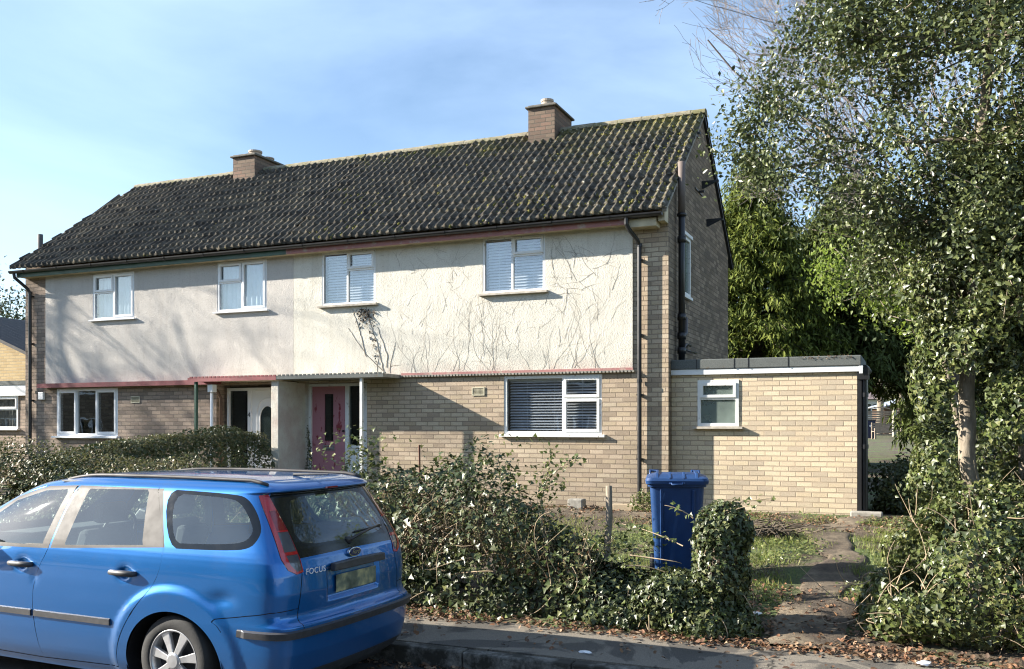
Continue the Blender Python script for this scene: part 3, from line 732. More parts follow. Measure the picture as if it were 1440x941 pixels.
# soil stack on the gable, and its twin seen over the far roof edge
mb = MB(); sx, sy = XR1+.10, 14.57
mb.tube([(sx, sy, 2.9), (sx, sy, 5.95)], .052, 14); mb.tube([(sx, sy, 5.2), (sx, sy, 5.24)], .075, 14)
for z in (4.78, 3.55, 3.25, 3.02): mb.tube([(sx, sy, z), (sx, sy, z+.10)], .068, 14)
mb.tube([(sx, sy, 3.25), (sx+.02, sy+.15, 3.36), (sx-.02, sy+.32, 3.62)], .045, 10)
mb.tube([(sx, sy, 3.08), (sx, sy+.35, 3.20), (sx-.06, sy+.9, 3.22)], .022, 8); mb.tube([(sx, sy+.2, 3.10), (sx-.05, sy+1.3, 3.12)], .018, 8)
mb.build('soil_pipe', M['black'], HR, smooth=True)
mb = MB(); mb.tube([(XL0-.12, 14.57, 3), (XL0-.12, 14.57, 6.05)], .055, 12); mb.build('soil_pipe', m_plain('grey_pipe', (.09, .085, .08), .6), HL, smooth=True)
mb = MB(); mb.tube([(sx, sy, 5.24), (sx, sy, 6.06)], .056, 14); mb.build('vent_pipe_top', m_plain('brown_grey_pipe', (.14, .11, .095), .7), HR, smooth=True)
# iron brackets on the gable
for (y, z, ln) in ((16.0, 6.92, .10), (16.6, 6.22, .30), (16.3, 5.98, .10), (17.0, 5.62, .30)):
    mb = MB(); mb.box(XR1-.02, XR1+ln, y, y+.04, z, z+.035)
    if ln > .2: mb.prism([(XR1, z-.10), (XR1+.03, z-.10), (XR1+ln-.05, z-.002), (XR1, z-.002)], 1, y+.01, y+.03)
    else: mb.box(XR1, XR1+.02, y-.30, y+.30, z+.003, z+.022)
    mb.build('iron_bracket', M['black'], HR)

# ---- roof tiles: real rolls and courses
n = NT('concrete_tiles')
o_ = n.obj()
base = n.ramp(n.noise(14, 6, .7), [(.3, (.036, .032, .026)), (.5, (.080, .071, .057)), (.75, (.16, .143, .115))])
moss = n.noise(1.1, 6, .68); mf = n.noise(13, 5, .7)
xg_ = n.n('SeparateXYZ', i_0=n.uv())
mr = n.n('MapRange', i_0=xg_.outputs[0]); mr.inputs[1].default_value = -13; mr.inputs[2].default_value = -3.2; mr.inputs[3].default_value = -.10; mr.inputs[4].default_value = .08
mz = n.n('MapRange', i_0=xg_.outputs[1]); mz.inputs[1].default_value = 6.7; mz.inputs[2].default_value = 7.5; mz.inputs[3].default_value = 0; mz.inputs[4].default_value = .14
mm = n.math('ADD', n.math('ADD', n.math('MULTIPLY', n.math('ADD', moss, mf), .5), mr.outputs[0]), mz.outputs[0])
c = n.mix(n.ramp(mm, [(.575, 0.), (.68, .8)]), base, n.ramp(n.noise(30, 3), [(.3, (.07, .065, .022)), (.7, (.17, .155, .055))]))
lich = n.math('ADD', n.noise(17, 5, .75), n.math('MULTIPLY', mr.outputs[0], .35))
wt = n.n('TexWhiteNoise', noise_dimensions='2D', i_0=n.n('CombineXYZ', i_0=n.math('FLOOR', n.math('DIVIDE', xg_.outputs[0], .306)), i_1=n.math('FLOOR', n.math('DIVIDE', xg_.outputs[1], .1816))).outputs[0])
c = n.mix(1.0, c, n.ramp(wt.outputs[0], [(0., (.62, .62, .64)), (.5, (1., 1., 1.)), (1., (1.35, 1.3, 1.2))]), 'MULTIPLY')
c = n.mix(n.ramp(lich, [(.63, 0.), (.66, 1.)]), c, (.48, .47, .41, 1))
M['tile'] = n.done(n.bsdf(c, .9, 0, n.bump(n.noise(70, 5, .7), .6, .01), Specular_IOR_Level=.25))
M['moss'] = m_leaf('moss_tuft', [(.10, .10, .025), (.15, .14, .035), (.07, .075, .02), (.19, .17, .06)], .95, .1, .1)
SL = Vector((0, YM-13.75, ZM-ZE)); SLEN = SL.length; SD = np.array(SL.normalized()); SN = np.array([0, -SD[2], SD[1]])
NC = 13
def tiles(x0, x1, x0top, name, par, back=False, seed=1):
    rg = np.random.default_rng(seed)
    roll = .153; K = 8
    x1c = x1
    nx = int(round((x1-x0)/roll*K)); us = np.linspace(x0, x1, nx+1)
    V = []; F = []; cnt = 0
    for c_ in range(NC):
        s0 = SLEN*c_/NC; s1 = SLEN*(c_+1)/NC+.02
        xl = x0+(x0top-x0)*(c_+.2)/NC
        uu = us[us >= xl-1e-6]
        ti = np.floor((uu-x0)/(roll*2)).astype(int)+(0)
        tl = rg.normal(0, .0035, ti.max()+2)[ti]; tt = rg.normal(0, .004, ti.max()+2)[ti]; sj = rg.normal(0, .006, ti.max()+2)[ti]
        fr = ((uu-x0)/roll) % 1.0
        prof = .050*np.exp(-((fr-.5)/.21)**2)+.004*np.cos(fr*2*np.pi*2)
        rows = []
        for k, (s, lift) in enumerate(((s0, -.012), (s0+.001, .036), (s0+.10, .026), (s1-.02, .004), (s1, .0))):
            nz = rg.normal(0, .0015, len(uu))
            h = prof*(0.25 if k == 0 else 1)+lift+tl+(tt if k in (1, 2) else 0)+nz
            sw = s+(sj if k < 2 else 0)
            yy = 13.75+SD[1]*sw+SN[1]*h; zz = ZE+SD[2]*sw+SN[2]*h
            if back: yy = 2*YM-yy
            rows.append(np.stack([uu, yy, zz], 1))
        rows = np.stack(rows); m = len(uu)
        i = np.arange(5*m).reshape(5, m)+cnt; V.append(rows.reshape(-1, 3)); cnt += 5*m
        F.append(np.stack([i[:-1, :-1], i[:-1, 1:], i[1:, 1:], i[1:, :-1]], -1).reshape(-1, 4))
    V = np.vstack(V); F = np.vstack(F)
    if back: F = F[:, ::-1]
    o = mesh_np(name, V, F, M['tile'], par)
    off = np.array(BASE[par.name]); add_uv2(o.data, off); return o
def add_uv2(me, off):
    nl = len(me.loops); li = np.empty(nl, np.int32); me.loops.foreach_get('vertex_index', li)
    co = np.empty(len(me.vertices)*3, np.float32); me.vertices.foreach_get('co', co); p = (co.reshape(-1, 3)+off)[li]
    l = me.uv_layers.new(name='UV'); l.data.foreach_set('uv', np.stack([p[:, 0], p[:, 2]], 1).astype(np.float32).ravel())
roofR = tiles(XR0, -3.36, XR0, 'roof', HR, seed=5); roofL = tiles(-17.38, XR0, -16.72, 'roof', HL, seed=6)
tiles(XR0, -3.36, XR0, 'rear_roof', HR, back=True, seed=8); tiles(-17.38, XR0, -16.72, 'rear_roof', HL, back=True, seed=9)
# ridge tiles
def ridge(a, b, par, seed):
    mb = MB(); rr_ = random.Random(seed); x = a
    while x < b-.05:
        e = min(x+.452, b); dz = rr_.uniform(-.006, .006)
        th = np.linspace(0, math.pi, 9)
        out = [(YM+.135*math.cos(q), ZM-.045+.105*math.sin(q)+dz) for q in th]+[(YM-.12, ZM-.05+dz), (YM+.12, ZM-.05+dz)][::1]
        mb.prism(out[:9]+[(YM-.11, ZM-.06), (YM+.11, ZM-.06)], 0, x+.003, e-.002); x = e
    r_ = mb.build('ridge_tiles', M['tile_r'], par)
n = NT('ridge_concrete')
c = n.ramp(n.noise(9, 6, .7), [(.3, (.13, .115, .08)), (.55, (.24, .215, .15)), (.75, (.34, .31, .22))])
c = n.mix(n.ramp(n.noise(4, 6, .7), [(.5, 0.), (.62, .8)]), c, (.12, .115, .035, 1))
M['tile_r'] = n.done(n.bsdf(c, .9, 0, n.bump(n.noise(50, 5), .5, .01)))
ridge(XR0, -3.35, HR, 3); ridge(-16.75, XR0, HL, 4)
# barge undercloak and verge mortar at the gable
for par, x0_, x1_ in ((HR, XR1-.02, -3.335),):
    for sgn, nm in ((1, 'verge'), (-1, 'verge')):
        mb = MB()
        def P_(s, h):
            y = 13.75+SD[1]*s+SN[1]*h; z = ZE+SD[2]*s+SN[2]*h
            return (y if sgn == 1 else 2*YM-y, z)
        top = SLEN-.0
        mb.prism([P_(0, -.06), P_(top, -.06), P_(top, -.020), P_(0, -.020)], 0, x0_, -3.375)
        mb.build(nm, M['concrete'] if sgn == 1 else M['black'], par, fixn=True)
# gable triangle returns at the eaves (closing between wall top and tiles)
mb = MB(); mb.prism([(13.86, 5.0), (14.098, 5.0), (14.098, 5.36), (13.86, 5.17)], 0, XR1-.10, XR1-.002); mb.build('eaves_return', M['soffit'], HR)

# moss tufts in the channels, thickest by the gable verge and the ridge
def tuft(name, par, n_, xa, xb, seed, size=(.012, .035)):
    rg = np.random.default_rng(seed); P = []
    while len(P) < n_:
        x = xb-(xb-xa)*rg.random()**1.0; s = rg.random()
        q = vnoise(np.array([[x*1.1, s*3.0, seed]]), 1.4)[0]; q2 = vnoise(np.array([[x*6, s*16, 3.]]), 1)[0]
        dens = .07+.5*max(0, (x+4.9)/1.5)+.8*max(0, s-.86)*3+.55*(q > .6)
        if rg.random() > dens*q2*1.5: continue
        fr = rg.choice([-.28, .28])+rg.normal(0, .10)
        c_ = math.floor(s*NC); s2 = (c_+min(.97, rg.beta(1.2, 3)))/NC if rg.random() < .7 else s
        xr = XR0+.153*(round((x-XR0)/.153)+.5+fr); P.append((xr, s2))
    V = []; F = []; k = 0
    T = [(1, 0), (.5, .87), (-.5, .87), (-1, 0), (-.5, -.87), (.5, -.87)]
    for x, s in P:
        if x > xb or x < xa: continue
        r_ = rg.uniform(*size); h0 = .015+.012*(1-((s*NC) % 1)); a = rg.uniform(0, 6.28)
        ca, sa = math.cos(a), math.sin(a)
        ring_ = []
        for lvl, rad in ((-.4, 1.), (.45, .75)):
            for tx, ty in T:
                j = rad*rg.uniform(.75, 1.2); px_, py_ = (tx*ca-ty*sa)*r_*j, (tx*sa+ty*ca)*r_*j*1.4
                ss = s*SLEN+py_; h = h0+lvl*r_
                ring_.append((x+px_, 13.75+SD[1]*ss+SN[1]*h, ZE+SD[2]*ss+SN[2]*h))
        ss = s*SLEN; h = h0+.8*r_
        ring_.append((x, 13.75+SD[1]*ss+SN[1]*h, ZE+SD[2]*ss+SN[2]*h))
        V += ring_
        for i in range(6):
            j = (i+1) % 6; F += [(k+i, k+j, k+6+j), (k+i, k+6+j, k+6+i), (k+6+i, k+6+j, k+12)]
        k += 13
    o = mesh_np(name, np.array(V), np.array(F), M['moss'], par); o['kind'] = 'stuff'
tuft('moss', HR, 1000, XR0, -3.38, 2); tuft('moss', HL, 300, -16.6, XR0, 3, (.010, .024))

# chimneys (sub-parts of the roofs)
def chim(par, roof, x0, x1, y0, y1, z1, pots):
    m = MB().box(x0, x1, y0, y1, 7.0, z1).build('chimney_stack', M['brick_ch'], par)
    mb = MB().box(x0-.05, x1+.05, y0-.05, y1+.05, z1, z1+.04); mb.box(x0-.01, x1+.01, y0-.01, y1+.01, z1+.04, z1+.065); mb.build('chimney_cap', m_plain('sooty_cap', (.13, .12, .10), .9, var=.35, vscale=14), m, bevel=.012)
    for (cx, cy, r_, h) in pots:
        MB().lathe([(r_*.9, z1+.06), (r_, z1+.08), (r_*.96, z1+.06+h*.7), (r_*1.08, z1+.06+h*.75), (r_*1.08, z1+.06+h), (r_*.8, z1+.06+h), (r_*.8, z1+.06+h*.4)], (cx, cy, 0), 20).build('chimney_pot', M['pot'], m, smooth=False)
chim(HR, roofR, -6.63, -6.10, 16.25, 17.2, 7.86, [(-6.36, 16.55, .115, .17)])
chim(HL, roofL, -13.60, -13.02, 16.25, 17.25, 7.72, [(-13.28, 16.6, .14, .15), (-13.25, 17.0, .13, .10)])

# ================================================================ dead creeper on the roughcast
cr_ = thing('dead_creeper', (-8.2, 13.98, 2.8), 'leafless brown creeper stems and tendrils clinging to the cream roughcast wall', 'climbing plant')
rg = np.random.default_rng(12); lines = []
def climb(x, z, ang, L, r, depth=0):
    pts = [(x, YP-.002, z)]; n_ = int(L/.05); a = ang
    for i in range(n_):
        a += rg.normal(0, .16); a += (ang-a)*.05
        x += .05*math.sin(a); z += .05*math.cos(a)
        if z > 4.97 or z < 2.78 or x < -10.3 or x > -4.02: break
        if any(h[0]-.07 < x < h[1]+.07 and h[2]-.07 < z < h[3]+.03 for h in (W3, W4)): break
        pts.append((x, YP-.001-rg.random()*.003, z))
        if depth < 3 and rg.random() < .11: climb(x, z, a+rg.choice([-1, 1])*rg.uniform(.4, 1.0), L*rg.uniform(.2, .5), r*.65, depth+1)
    if len(pts) > 2: lines.append((pts, np.linspace(r, r*.4, len(pts))))
for i in range(24): climb(rg.uniform(-8.0, -4.5), 2.80, rg.normal(0, .35), rg.uniform(.4, 1.4), .0016)
for i in range(120):
    climb(rg.uniform(-8.2, -4.3), rg.uniform(2.85, 4.7), rg.normal(0, .7), rg.uniform(.12, .42), .0015, 1)
for i in range(26): climb(rg.uniform(-5.35, -4.2), rg.uniform(4.0, 4.9), rg.normal(0, 1.2), rg.uniform(.3, .7), .0022, 1)
for i in range(16): climb(rg.uniform(-8.6, -6.6), rg.uniform(4.6, 4.95), rg.normal(0, 1.3), rg.uniform(.2, .5), .0021, 1)
for pp in ([(-8.47, 2.81), (-8.55, 3.1), (-8.62, 3.35), (-8.74, 3.65), (-8.84, 3.98)], [(-8.42, 2.9), (-8.40, 3.1), (-8.52, 3.4), (-8.60, 3.62)], [(-8.84, 3.10), (-8.92, 3.4), (-9.02, 3.7), (-9.12, 3.95)], [(-8.5, 2.85), (-8.8, 3.1), (-9.05, 3.4), (-9.2, 3.62)]):
    pa = np.array(pp); tq = np.linspace(0, len(pp)-1, 24); lines.append((np.stack([np.interp(tq, range(len(pp)), pa[:, 0])+rg.normal(0, .006, 24), np.full(24, YP-.004), np.interp(tq, range(len(pp)), pa[:, 1])], 1), np.linspace(.0065, .003, 24)))
for x0_, a_, L_ in ((-8.35, -.28, .6), (-8.6, -.5, .5)): climb(x0_, 2.80, a_, L_, .0055, 2)
tubes_np('stems', lines, M['creeper'], cr_)
P = [(-8.84+rg.normal(0, .09), YP-.015, 3.95-abs(rg.normal(0, .14))) for i in range(130)]+[(-8.80+.18*t_+rg.normal(0, .03), YP-.015, 3.9-.9*t_) for t_ in rg.random(40)]
leaves('dry_leaves', P, np.tile([0, -1, .2], (len(P), 1)), .045, 'oval', M['bark_d'], cr_, droop=(0, 0, -1))
# bindweed on the porch side
rg2 = np.random.default_rng(4); ln = []; lp = []
for i in range(3):
    x = -10.27+.03*i; pts = [(x+.03*math.sin(z*5+i), 14.33, z) for z in np.arange(.75, 1.9-.1*i, .05)]; ln.append((pts, np.full(len(pts), .006))); lp += pts
pc = thing('porch_creeper', (-10.24, 14.33, .75), 'thin dark climbing plant up the left edge of the pink door', 'climbing plant')
tubes_np('stems', ln, M['creeper'], pc)
lp = np.repeat(np.array(lp), 4, 0); lp += rg2.normal(0, .015, lp.shape); lp[:, 1] = np.minimum(lp[:, 1], 14.32); leaves('dark_leaves', lp, np.tile([0, -1, .2], (len(lp), 1)), .035, 'oval', M['ivy'], pc, droop=(0, 0, -1))

# ================================================================ flat-roofed brick outhouse
AN = thing('brick_outhouse', (-2.06, 14.3, .6), 'pale brick flat-roofed outhouse with white fascia and small window, joined to the gable', 'outhouse')
WA = hole(-3.01, -2.38, 1.87, 2.58)
mb = MB(); cells(mb, 1, 14.3, XR1+.002, -.70, .3, 2.80, [WA]); mb.quad((-.70, 14.3, .3), (-.70, 15.8, .3), (-.70, 15.8, 2.8), (-.70, 14.3, 2.8)); mb.quad((XR1, 15.8, .3), (-.70, 15.8, .3), (-.70, 15.8, 2.8), (XR1, 15.8, 2.8))
for xx in WA[:2]: mb.quad((xx, 14.3, WA[2]), (xx, 14.4, WA[2]), (xx, 14.4, WA[3]), (xx, 14.3, WA[3]))
for zz in WA[2:]: mb.quad((WA[0], 14.3, zz), (WA[1], 14.3, zz), (WA[1], 14.4, zz), (WA[0], 14.4, zz))
mb.build('wall', M['brick_pale'], AN, fixn=False)
mb = MB().box(XR1+.003, -.62, 14.255, 14.285, 2.665, 2.748); mb.box(-.655, -.62, 14.285, 14.4, 2.665, 2.748); mb.box(-.668, -.62, 14.249, 14.255, 2.635, 2.75); mb.build('fascia', M['upvc'], AN, bevel=.003)
mb = MB().box(XR1+.003, -.64, 14.24, 15.85, 2.75, 2.90)
rf = mb.build('flat_roof', M['felt'], AN, bevel=.012)
for x in (-3.02, -2.45, -2.24, -1.66): MB().box(x, x+.012, 14.236, 14.242, 2.75, 2.90).build('felt_lap', M['black'], rf)
leaves('moss', np.stack([rg.uniform(-1.5, -.75, 500), 14.238+rg.uniform(-.008, .10, 500), 2.88+rg.normal(0, .012, 500)], 1), np.tile([0, -.4, 1], (500, 1)), .022, 'oval', M['dead'], rf, rnd=1.)['kind'] = 'stuff'
make_window(AN, *WA, 14.285, [(0, 1, .62, 1, True), (0, 1, 0, .62, False)], M['oldpaint'], M['glass_frost'], curtain=M['curtain_d'], sill=(.06, .04, M['sill']), ow=.05, label='small timber window with obscured lower pane and flaking paint')
mb = MB(); mb.tube([(-.60, 14.36, 2.72), (-.60, 14.36, .55)], .045, 12); mb.box(-.70, -.54, 14.27, 14.42, 2.55, 2.72); mb.tube([(-.60, 14.36, 2.72), (-.59, 14.6, 2.73), (-.60, 15.8, 2.74)], .045, 12)
for z in (1.55, 2.3): mb.tube([(-.60, 14.36, z), (-.60, 14.36, z+.06)], .055, 12)
mb.build('downpipe', M['black'], AN)
MB().box(-.70, -.64, 14.302, 14.33, .5, 2.66).build('corner_board', M['black'], AN)
MB().box(XR1+.05, -.75, 15.5, 15.52, .5, 2.7).build('interior', M['inside'], AN)
mb = MB()
for x0_, x1_ in ((-.78, -.35), ): mb.box(x0_, x1_, 14.05, 14.22, .45, .66)
b_ = mb.build('stone_block', M['concrete'], None, (-.56, 14.1, .6), bevel=.02); tag(b_, 'small concrete block on the ground by the outhouse downpipe', 'block')
b_ = MB().box(-4.95, -4.7, 13.75, 13.95, .5, .73).build('stone_block', M['concrete'], None, (-4.8, 13.85, .58), bevel=.02); tag(b_, 'grey concrete block against the brick wall below the wide window', 'block')
b_ = MB().box(-4.2, -3.55, 13.72, 13.80, .5, .68).build('edging_board', m_plain('edging', (.42, .33, .22), .8, var=.2), None, (-3.9, 13.76, .58), bevel=.01); tag(b_, 'short pale timber edging at the foot of the downpipe', 'edging')
# ================================================================ blue estate car
CAR = thing('estate_car', (-3.69, 5.82, 0), 'metallic blue estate car with dented rear wing parked at the kerb', 'car')
CAR['_local'] = 1
CAR.location = (-3.69, 5.82, 0.0); CAR.rotation_euler = (0, 0, R(180-1.8))
# local frame of the car parts: +x forward from the rear bumper, -y... left side is +y after the rotation
ZT = [.08, .15, .22, .35, .47, .50, .545, .57, .62, .75, .88, .97, 1.04, 1.10, 1.20, 1.32, 1.415, 1.43, 1.45, 1.47, 1.488, 1.50]
RT = [.20, .10, .05, .02, .01, .00, .00, .045, .065, .055, .065, .085, .115, .145, .20, .27, .325, .275, .285, .31, .37, .47]
WT = [.78, .82, .845, .86, .868, .87, .872, .874, .876, .878, .872, .862, .845, .822, .785, .737, .694, .686, .672, .650, .610, .54]
FT = [4.15, 4.30, 4.38, 4.44, 4.46, 4.46, 4.46, 4.45, 4.42, 4.32, 4.02, 3.76, 3.62, 3.52, 3.34, 3.10, 2.88, 2.83, 2.74, 2.63, 2.48, 2.28]
def smooth_tab(z, T, w=.018):
    return (np.interp(z-w, ZT, T)+2*np.interp(z, ZT, T)+np.interp(z+w, ZT, T))/4
WHC = (.99, 3.62)
def PC(q, z, flare=True):
    """body skin: q runs from the rear centre (0) round the corner (3) along the side to the nose (13)"""
    q = np.atleast_1d(np.asarray(q, float)); z = np.atleast_1d(np.asarray(z, float)); q, z = np.broadcast_arrays(q, z)
    r = smooth_tab(z, RT, .006); w = smooth_tab(z, WT, .03); f = smooth_tab(z, FT, .03)
    wr = w*.955; o = np.zeros_like(w)
    ca = [r, r+.004, r+.02, r+.055, r+.20]; cs = [o, .34*wr, .68*wr, .955*wr, wr+.006]
    a0 = r+.30; a1 = f-.42
    for k in (.07, .22, .42, .62, .82):
        ca.append(a0+(a1-a0)*k); cs.append(w*(1-.05*(1-min(1, k*4))**2-.06*max(0, (k-.75)*4)**2))
    ca += [f-.28, f-.06, f, f]; cs += [w*.90, w*.70, w*.36, o]
    ca = [ca[1]]+ca+[ca[-2]]; cs = [-cs[1]]+cs+[-cs[-2]]
    CA = np.stack(ca); CS = np.stack(cs)
    i = np.clip(np.floor(q).astype(int), 0, 12); t = q-i
    b = [(1-t)**3/6, (3*t**3-6*t*t+4)/6, (-3*t**3+3*t*t+3*t+1)/6, t**3/6]
    col = np.arange(q.size).reshape(q.shape)
    A = CA.reshape(len(ca), -1); S = CS.reshape(len(cs), -1); ii = i.ravel(); cc = np.arange(ii.size)
    a = sum(b[k].ravel()*A[ii+k, cc] for k in range(4)); s = sum(b[k].ravel()*S[ii+k, cc] for k in range(4))
    zz = z.ravel().astype(float); qq = q.ravel()
    if flare:
        m = ((qq > 3.0) & (qq < 11.5)).astype(float)
        for wa in WHC:
            d = np.hypot((a-wa)/1.08, zz-.23); x = np.clip((.575-d)/.085, 0, 1); s = s+m*.022*x*x*(3-2*x)
        for ha in (1.435, 2.50): s = s-m*.024*np.exp(-((a-ha)/.048)**2-((zz-.842)/.042)**2)
        s = s-m*.016*np.exp(-((a-.55)/.10)**2-((zz-.72)/.05)**2)-m*.006*np.exp(-((a-2.36)/.03)**2-((zz-.74)/.04)**2)
        # number plate recess
        h = np.clip((.33-np.abs(s))/.03, 0, 1)*np.clip((.905-zz)/.03, 0, 1)*np.clip((zz-.66)/.03, 0, 1)*(qq < 2)
        a = a+.028*h
        # fold across the tailgate
        a = a+(qq < 3)*.006*np.clip((.625-zz)/.02, 0, 1)*(zz > .56)
    return np.stack([a, s, zz], -1)
def PN(q, z, flare=True):
    e = 1e-3
    du = PC(q+e, z, flare)-PC(q-e, z, flare); dv = PC(q, z+e, flare)-PC(q, z-e, flare)
    n_ = np.cross(du, dv); n_ /= np.linalg.norm(n_, axis=1)[:, None]+1e-12
    return n_      # checked for outward sign later
_QS = np.linspace(3.2, 12.2, 500)
def qa(a, z):  # side: from (a, z) to q
    A = PC(_QS, np.full(500, z), False)[:, 0]; return float(np.interp(a, np.maximum.accumulate(A), _QS))
_QR = np.linspace(0, 4.2, 300)
def qs(s, z):  # rear: from (s, z) to q
    S = PC(_QR, np.full(300, z), False)[:, 1]; return float(np.interp(s, np.maximum.accumulate(S), _QR))
KQ = .40
def dens(poly, step=.03):
    out = []
    for i in range(len(poly)):
        p, q_ = np.array(poly[i]), np.array(poly[(i+1) % len(poly)])
        n_ = max(1, int(np.linalg.norm((q_-p)*[KQ, 1])/step))
        for k in range(n_): out.append(tuple(p+(q_-p)*k/n_))
    return out
def chaik(p, n_=2, closed=True):
    for _ in range(n_):
        o = []
        m = len(p) if closed else len(p)-1
        if not closed: o.append(p[0])
        for i in range(m):
            a, b = np.array(p[i]), np.array(p[(i+1) % len(p)]); o += [tuple(a*.75+b*.25), tuple(a*.25+b*.75)]
        if not closed: o.append(p[-1])
        p = o
    return p
def side(pts, sm=0):
    p = chaik(pts, sm) if sm else pts
    p = dens([(a/.4, z) for a, z in p], .04)
    return [(qa(a*.4, z), z) for a, z in p]
def buf(line, w=.0034):
    """a thin closed outline round a line given in (q, z)"""
    L_ = np.array(line); o1, o2 = [], []
    e = 1e-3
    m = np.linalg.norm(PC(L_[:, 0]+e, L_[:, 1])-PC(L_[:, 0]-e, L_[:, 1]), axis=1)/(2*e)
    T = np.gradient(L_*np.stack([m, np.ones(len(m))], 1), axis=0); T /= np.linalg.norm(T, axis=1)[:, None]+1e-9
    N_ = np.stack([-T[:, 1]/m, T[:, 0]], 1)*w
    return [tuple(x) for x in L_+N_]+[tuple(x) for x in (L_-N_)[::-1]]
def sline(pts, sm=2):
    p = chaik(pts, sm, False) if sm else pts
    o = []
    for i in range(len(p)-1):
        a, b = np.array(p[i]), np.array(p[i+1]); n_ = max(1, int(np.linalg.norm(b-a)/.03)); o += [tuple(a+(b-a)*k/n_) for k in range(n_)]
    o.append(tuple(p[-1])); return [(qa(a, z), z) for a, z in o]

reg = []   # (name, polygon), the first that holds a point wins
for k, wa in enumerate(WHC):
    th = np.linspace(-.35, math.pi+.35, 44)
    reg.append(('hole', [(qa(wa+.43*math.cos(t_), .22+.385*math.sin(t_)), .22+.385*math.sin(t_)) for t_ in th if .22+.385*math.sin(t_) > .09]+[(qa(wa-.41, .081), .081)]+[(qa(wa+.41, .081), .081)]))
# lamp on the rear corner
lamp = [(3.25, 1.405), (3.05, 1.415), (2.80, 1.415), (2.55, 1.30), (2.32, 1.17), (2.12, 1.0), (2.05, .895), (2.30, .885), (2.62, .92), (2.82, .99), (2.93, 1.12), (3.06, 1.25), (3.2, 1.36)]
lamp_in = [(3.0, 1.40), (2.80, 1.40), (2.55, 1.29), (2.32, 1.165), (2.14, 1.0), (2.09, .91), (2.28, .90), (2.50, .95), (2.66, 1.04), (2.76, 1.16), (2.90, 1.28)]
def clipz(poly, lo, hi):
    out = []
    for i in range(len(poly)):
        a, b = poly[i], poly[(i+1) % len(poly)]
        for bound, keep in ((None, None),): pass
        out.append(a)
    P_ = out
    for bnd, sg in ((lo, 1), (hi, -1)):
        o = []
        for i in range(len(P_)):
            a, b = P_[i], P_[(i+1) % len(P_)]; ia, ib = sg*(a[1]-bnd) >= 0, sg*(b[1]-bnd) >= 0
            if ia: o.append(a)
            if ia != ib:
                t_ = (bnd-a[1])/(b[1]-a[1]); o.append((a[0]+(b[0]-a[0])*t_, bnd))
        P_ = o
    return P_
reg.append(('lamp_red', dens(clipz(lamp_in, 1.31, 1.5), .03)))
reg.append(('lamp_dark', dens(clipz(lamp_in, 1.175, 1.305), .03)))
reg.append(('lamp_clear', dens(clipz(lamp_in, 1.035, 1.165), .03)))
reg.append(('lamp_clear', dens(clipz(lamp_in, .5, 1.015), .03)))
lampd = dens(lamp, .03)
reg.append(('lamp_rim', lampd))
# panel gaps
reg.append(('seam', buf(lampd[len(lampd)//2-len(lampd)//6:]+lampd[:2], .003)))
belt = lambda a: .925+.040*(2.685-a)**1.0+.010*max(0, 1.4-a)
rd = [(1.045, 1.20), (1.07, 1.04), (1.15, .77), (1.30, .60), (1.46, .40), (1.52, .18)]
fd = [(2.12, 1.43), (2.16, 1.25), (2.214, .965), (2.34, .80), (2.385, .60), (2.385, .44), (2.33, .14)]
g_rd = sline([(1.30, 1.44), (1.20, 1.25), (1.07, 1.04), (1.12, .80), (1.36, .56), (1.50, .34), (1.52, .155)])
g_fd = sline([(2.14, 1.43), (2.18, 1.22), (2.22, .97), (2.33, .80), (2.385, .62), (2.38, .40), (2.33, .14)])
g_ff = sline([(3.32, 1.02), (3.36, .90), (3.32, .60), (3.24, .40), (3.16, .14)])
sill = sline([(1.52, .155), (2.33, .132), (3.16, .14)], 0)
for l_ in (g_rd, g_fd, g_ff, sill): reg.append(('seam', buf(l_)))
tg = [(0.0, .49), (1.0, .475), (2.2, .47), (2.33, .52), (2.22, .70), (2.10, .89)]
tgd = [tg[0]]+[p for i in range(len(tg)-1) for p in [tuple(np.array(tg[i])+(np.array(tg[i+1])-tg[i])*k/12) for k in range(1, 13)]]
reg.append(('seam', buf(tgd, .0035)))
bsm = [(2.27, .655), (2.8, .652), (3.4, .648), (4.2, .62), (4.9, .585), (qa(.62, .56), .56), (qa(.545, .50), .50)]
bsm_d = [p for i in range(len(bsm)-1) for p in [tuple(np.array(bsm[i])+(np.array(bsm[i+1])-bsm[i])*k/8) for k in range(0, 8)]]+[bsm[-1]]
reg.append(('seam', buf(bsm_d, .003)))
# side glass
qw = side([(1.02, 1.072), (1.135, 1.405), (.90, 1.40), (.66, 1.388), (.55, 1.37), (.46, 1.30), (.375, 1.20), (.37, 1.15), (.42, 1.10), (.60, 1.082), (.85, 1.075)], 2)
qw_f = side([(1.045, 1.035), (1.225, 1.432), (.95, 1.428), (.62, 1.415), (.50, 1.40), (.40, 1.32), (.315, 1.20), (.31, 1.13), (.36, 1.06), (.56, 1.043), (.85, 1.038)], 2)
g_rear = side([(1.30, 1.075), (1.285, 1.045), (2.055, 1.005), (2.06, 1.02), (1.99, 1.40), (1.98, 1.415), (1.40, 1.425), (1.375, 1.405), (1.335, 1.22)])
g_front = side([(2.30, .99), (2.21, 1.405), (2.50, 1.385), (2.84, 1.295), (3.05, 1.15), (3.20, 1.02), (3.20, .985)])
reg.append(('glass', qw)); reg.append(('window_surround', qw_f))
reg.append(('glass', g_rear)); reg.append(('glass', g_front))
trim_r = side([(1.08, 1.038), (1.245, 1.435), (2.11, 1.435), (2.155, 1.25), (2.205, .975)])
trim_f = side([(2.225, .972), (2.17, 1.25), (2.13, 1.435), (2.50, 1.418), (2.89, 1.32), (3.10, 1.17), (3.27, 1.02), (3.27, .945)])
reg.append(('pillar_trim', trim_r)); reg.append(('pillar_trim', trim_f))
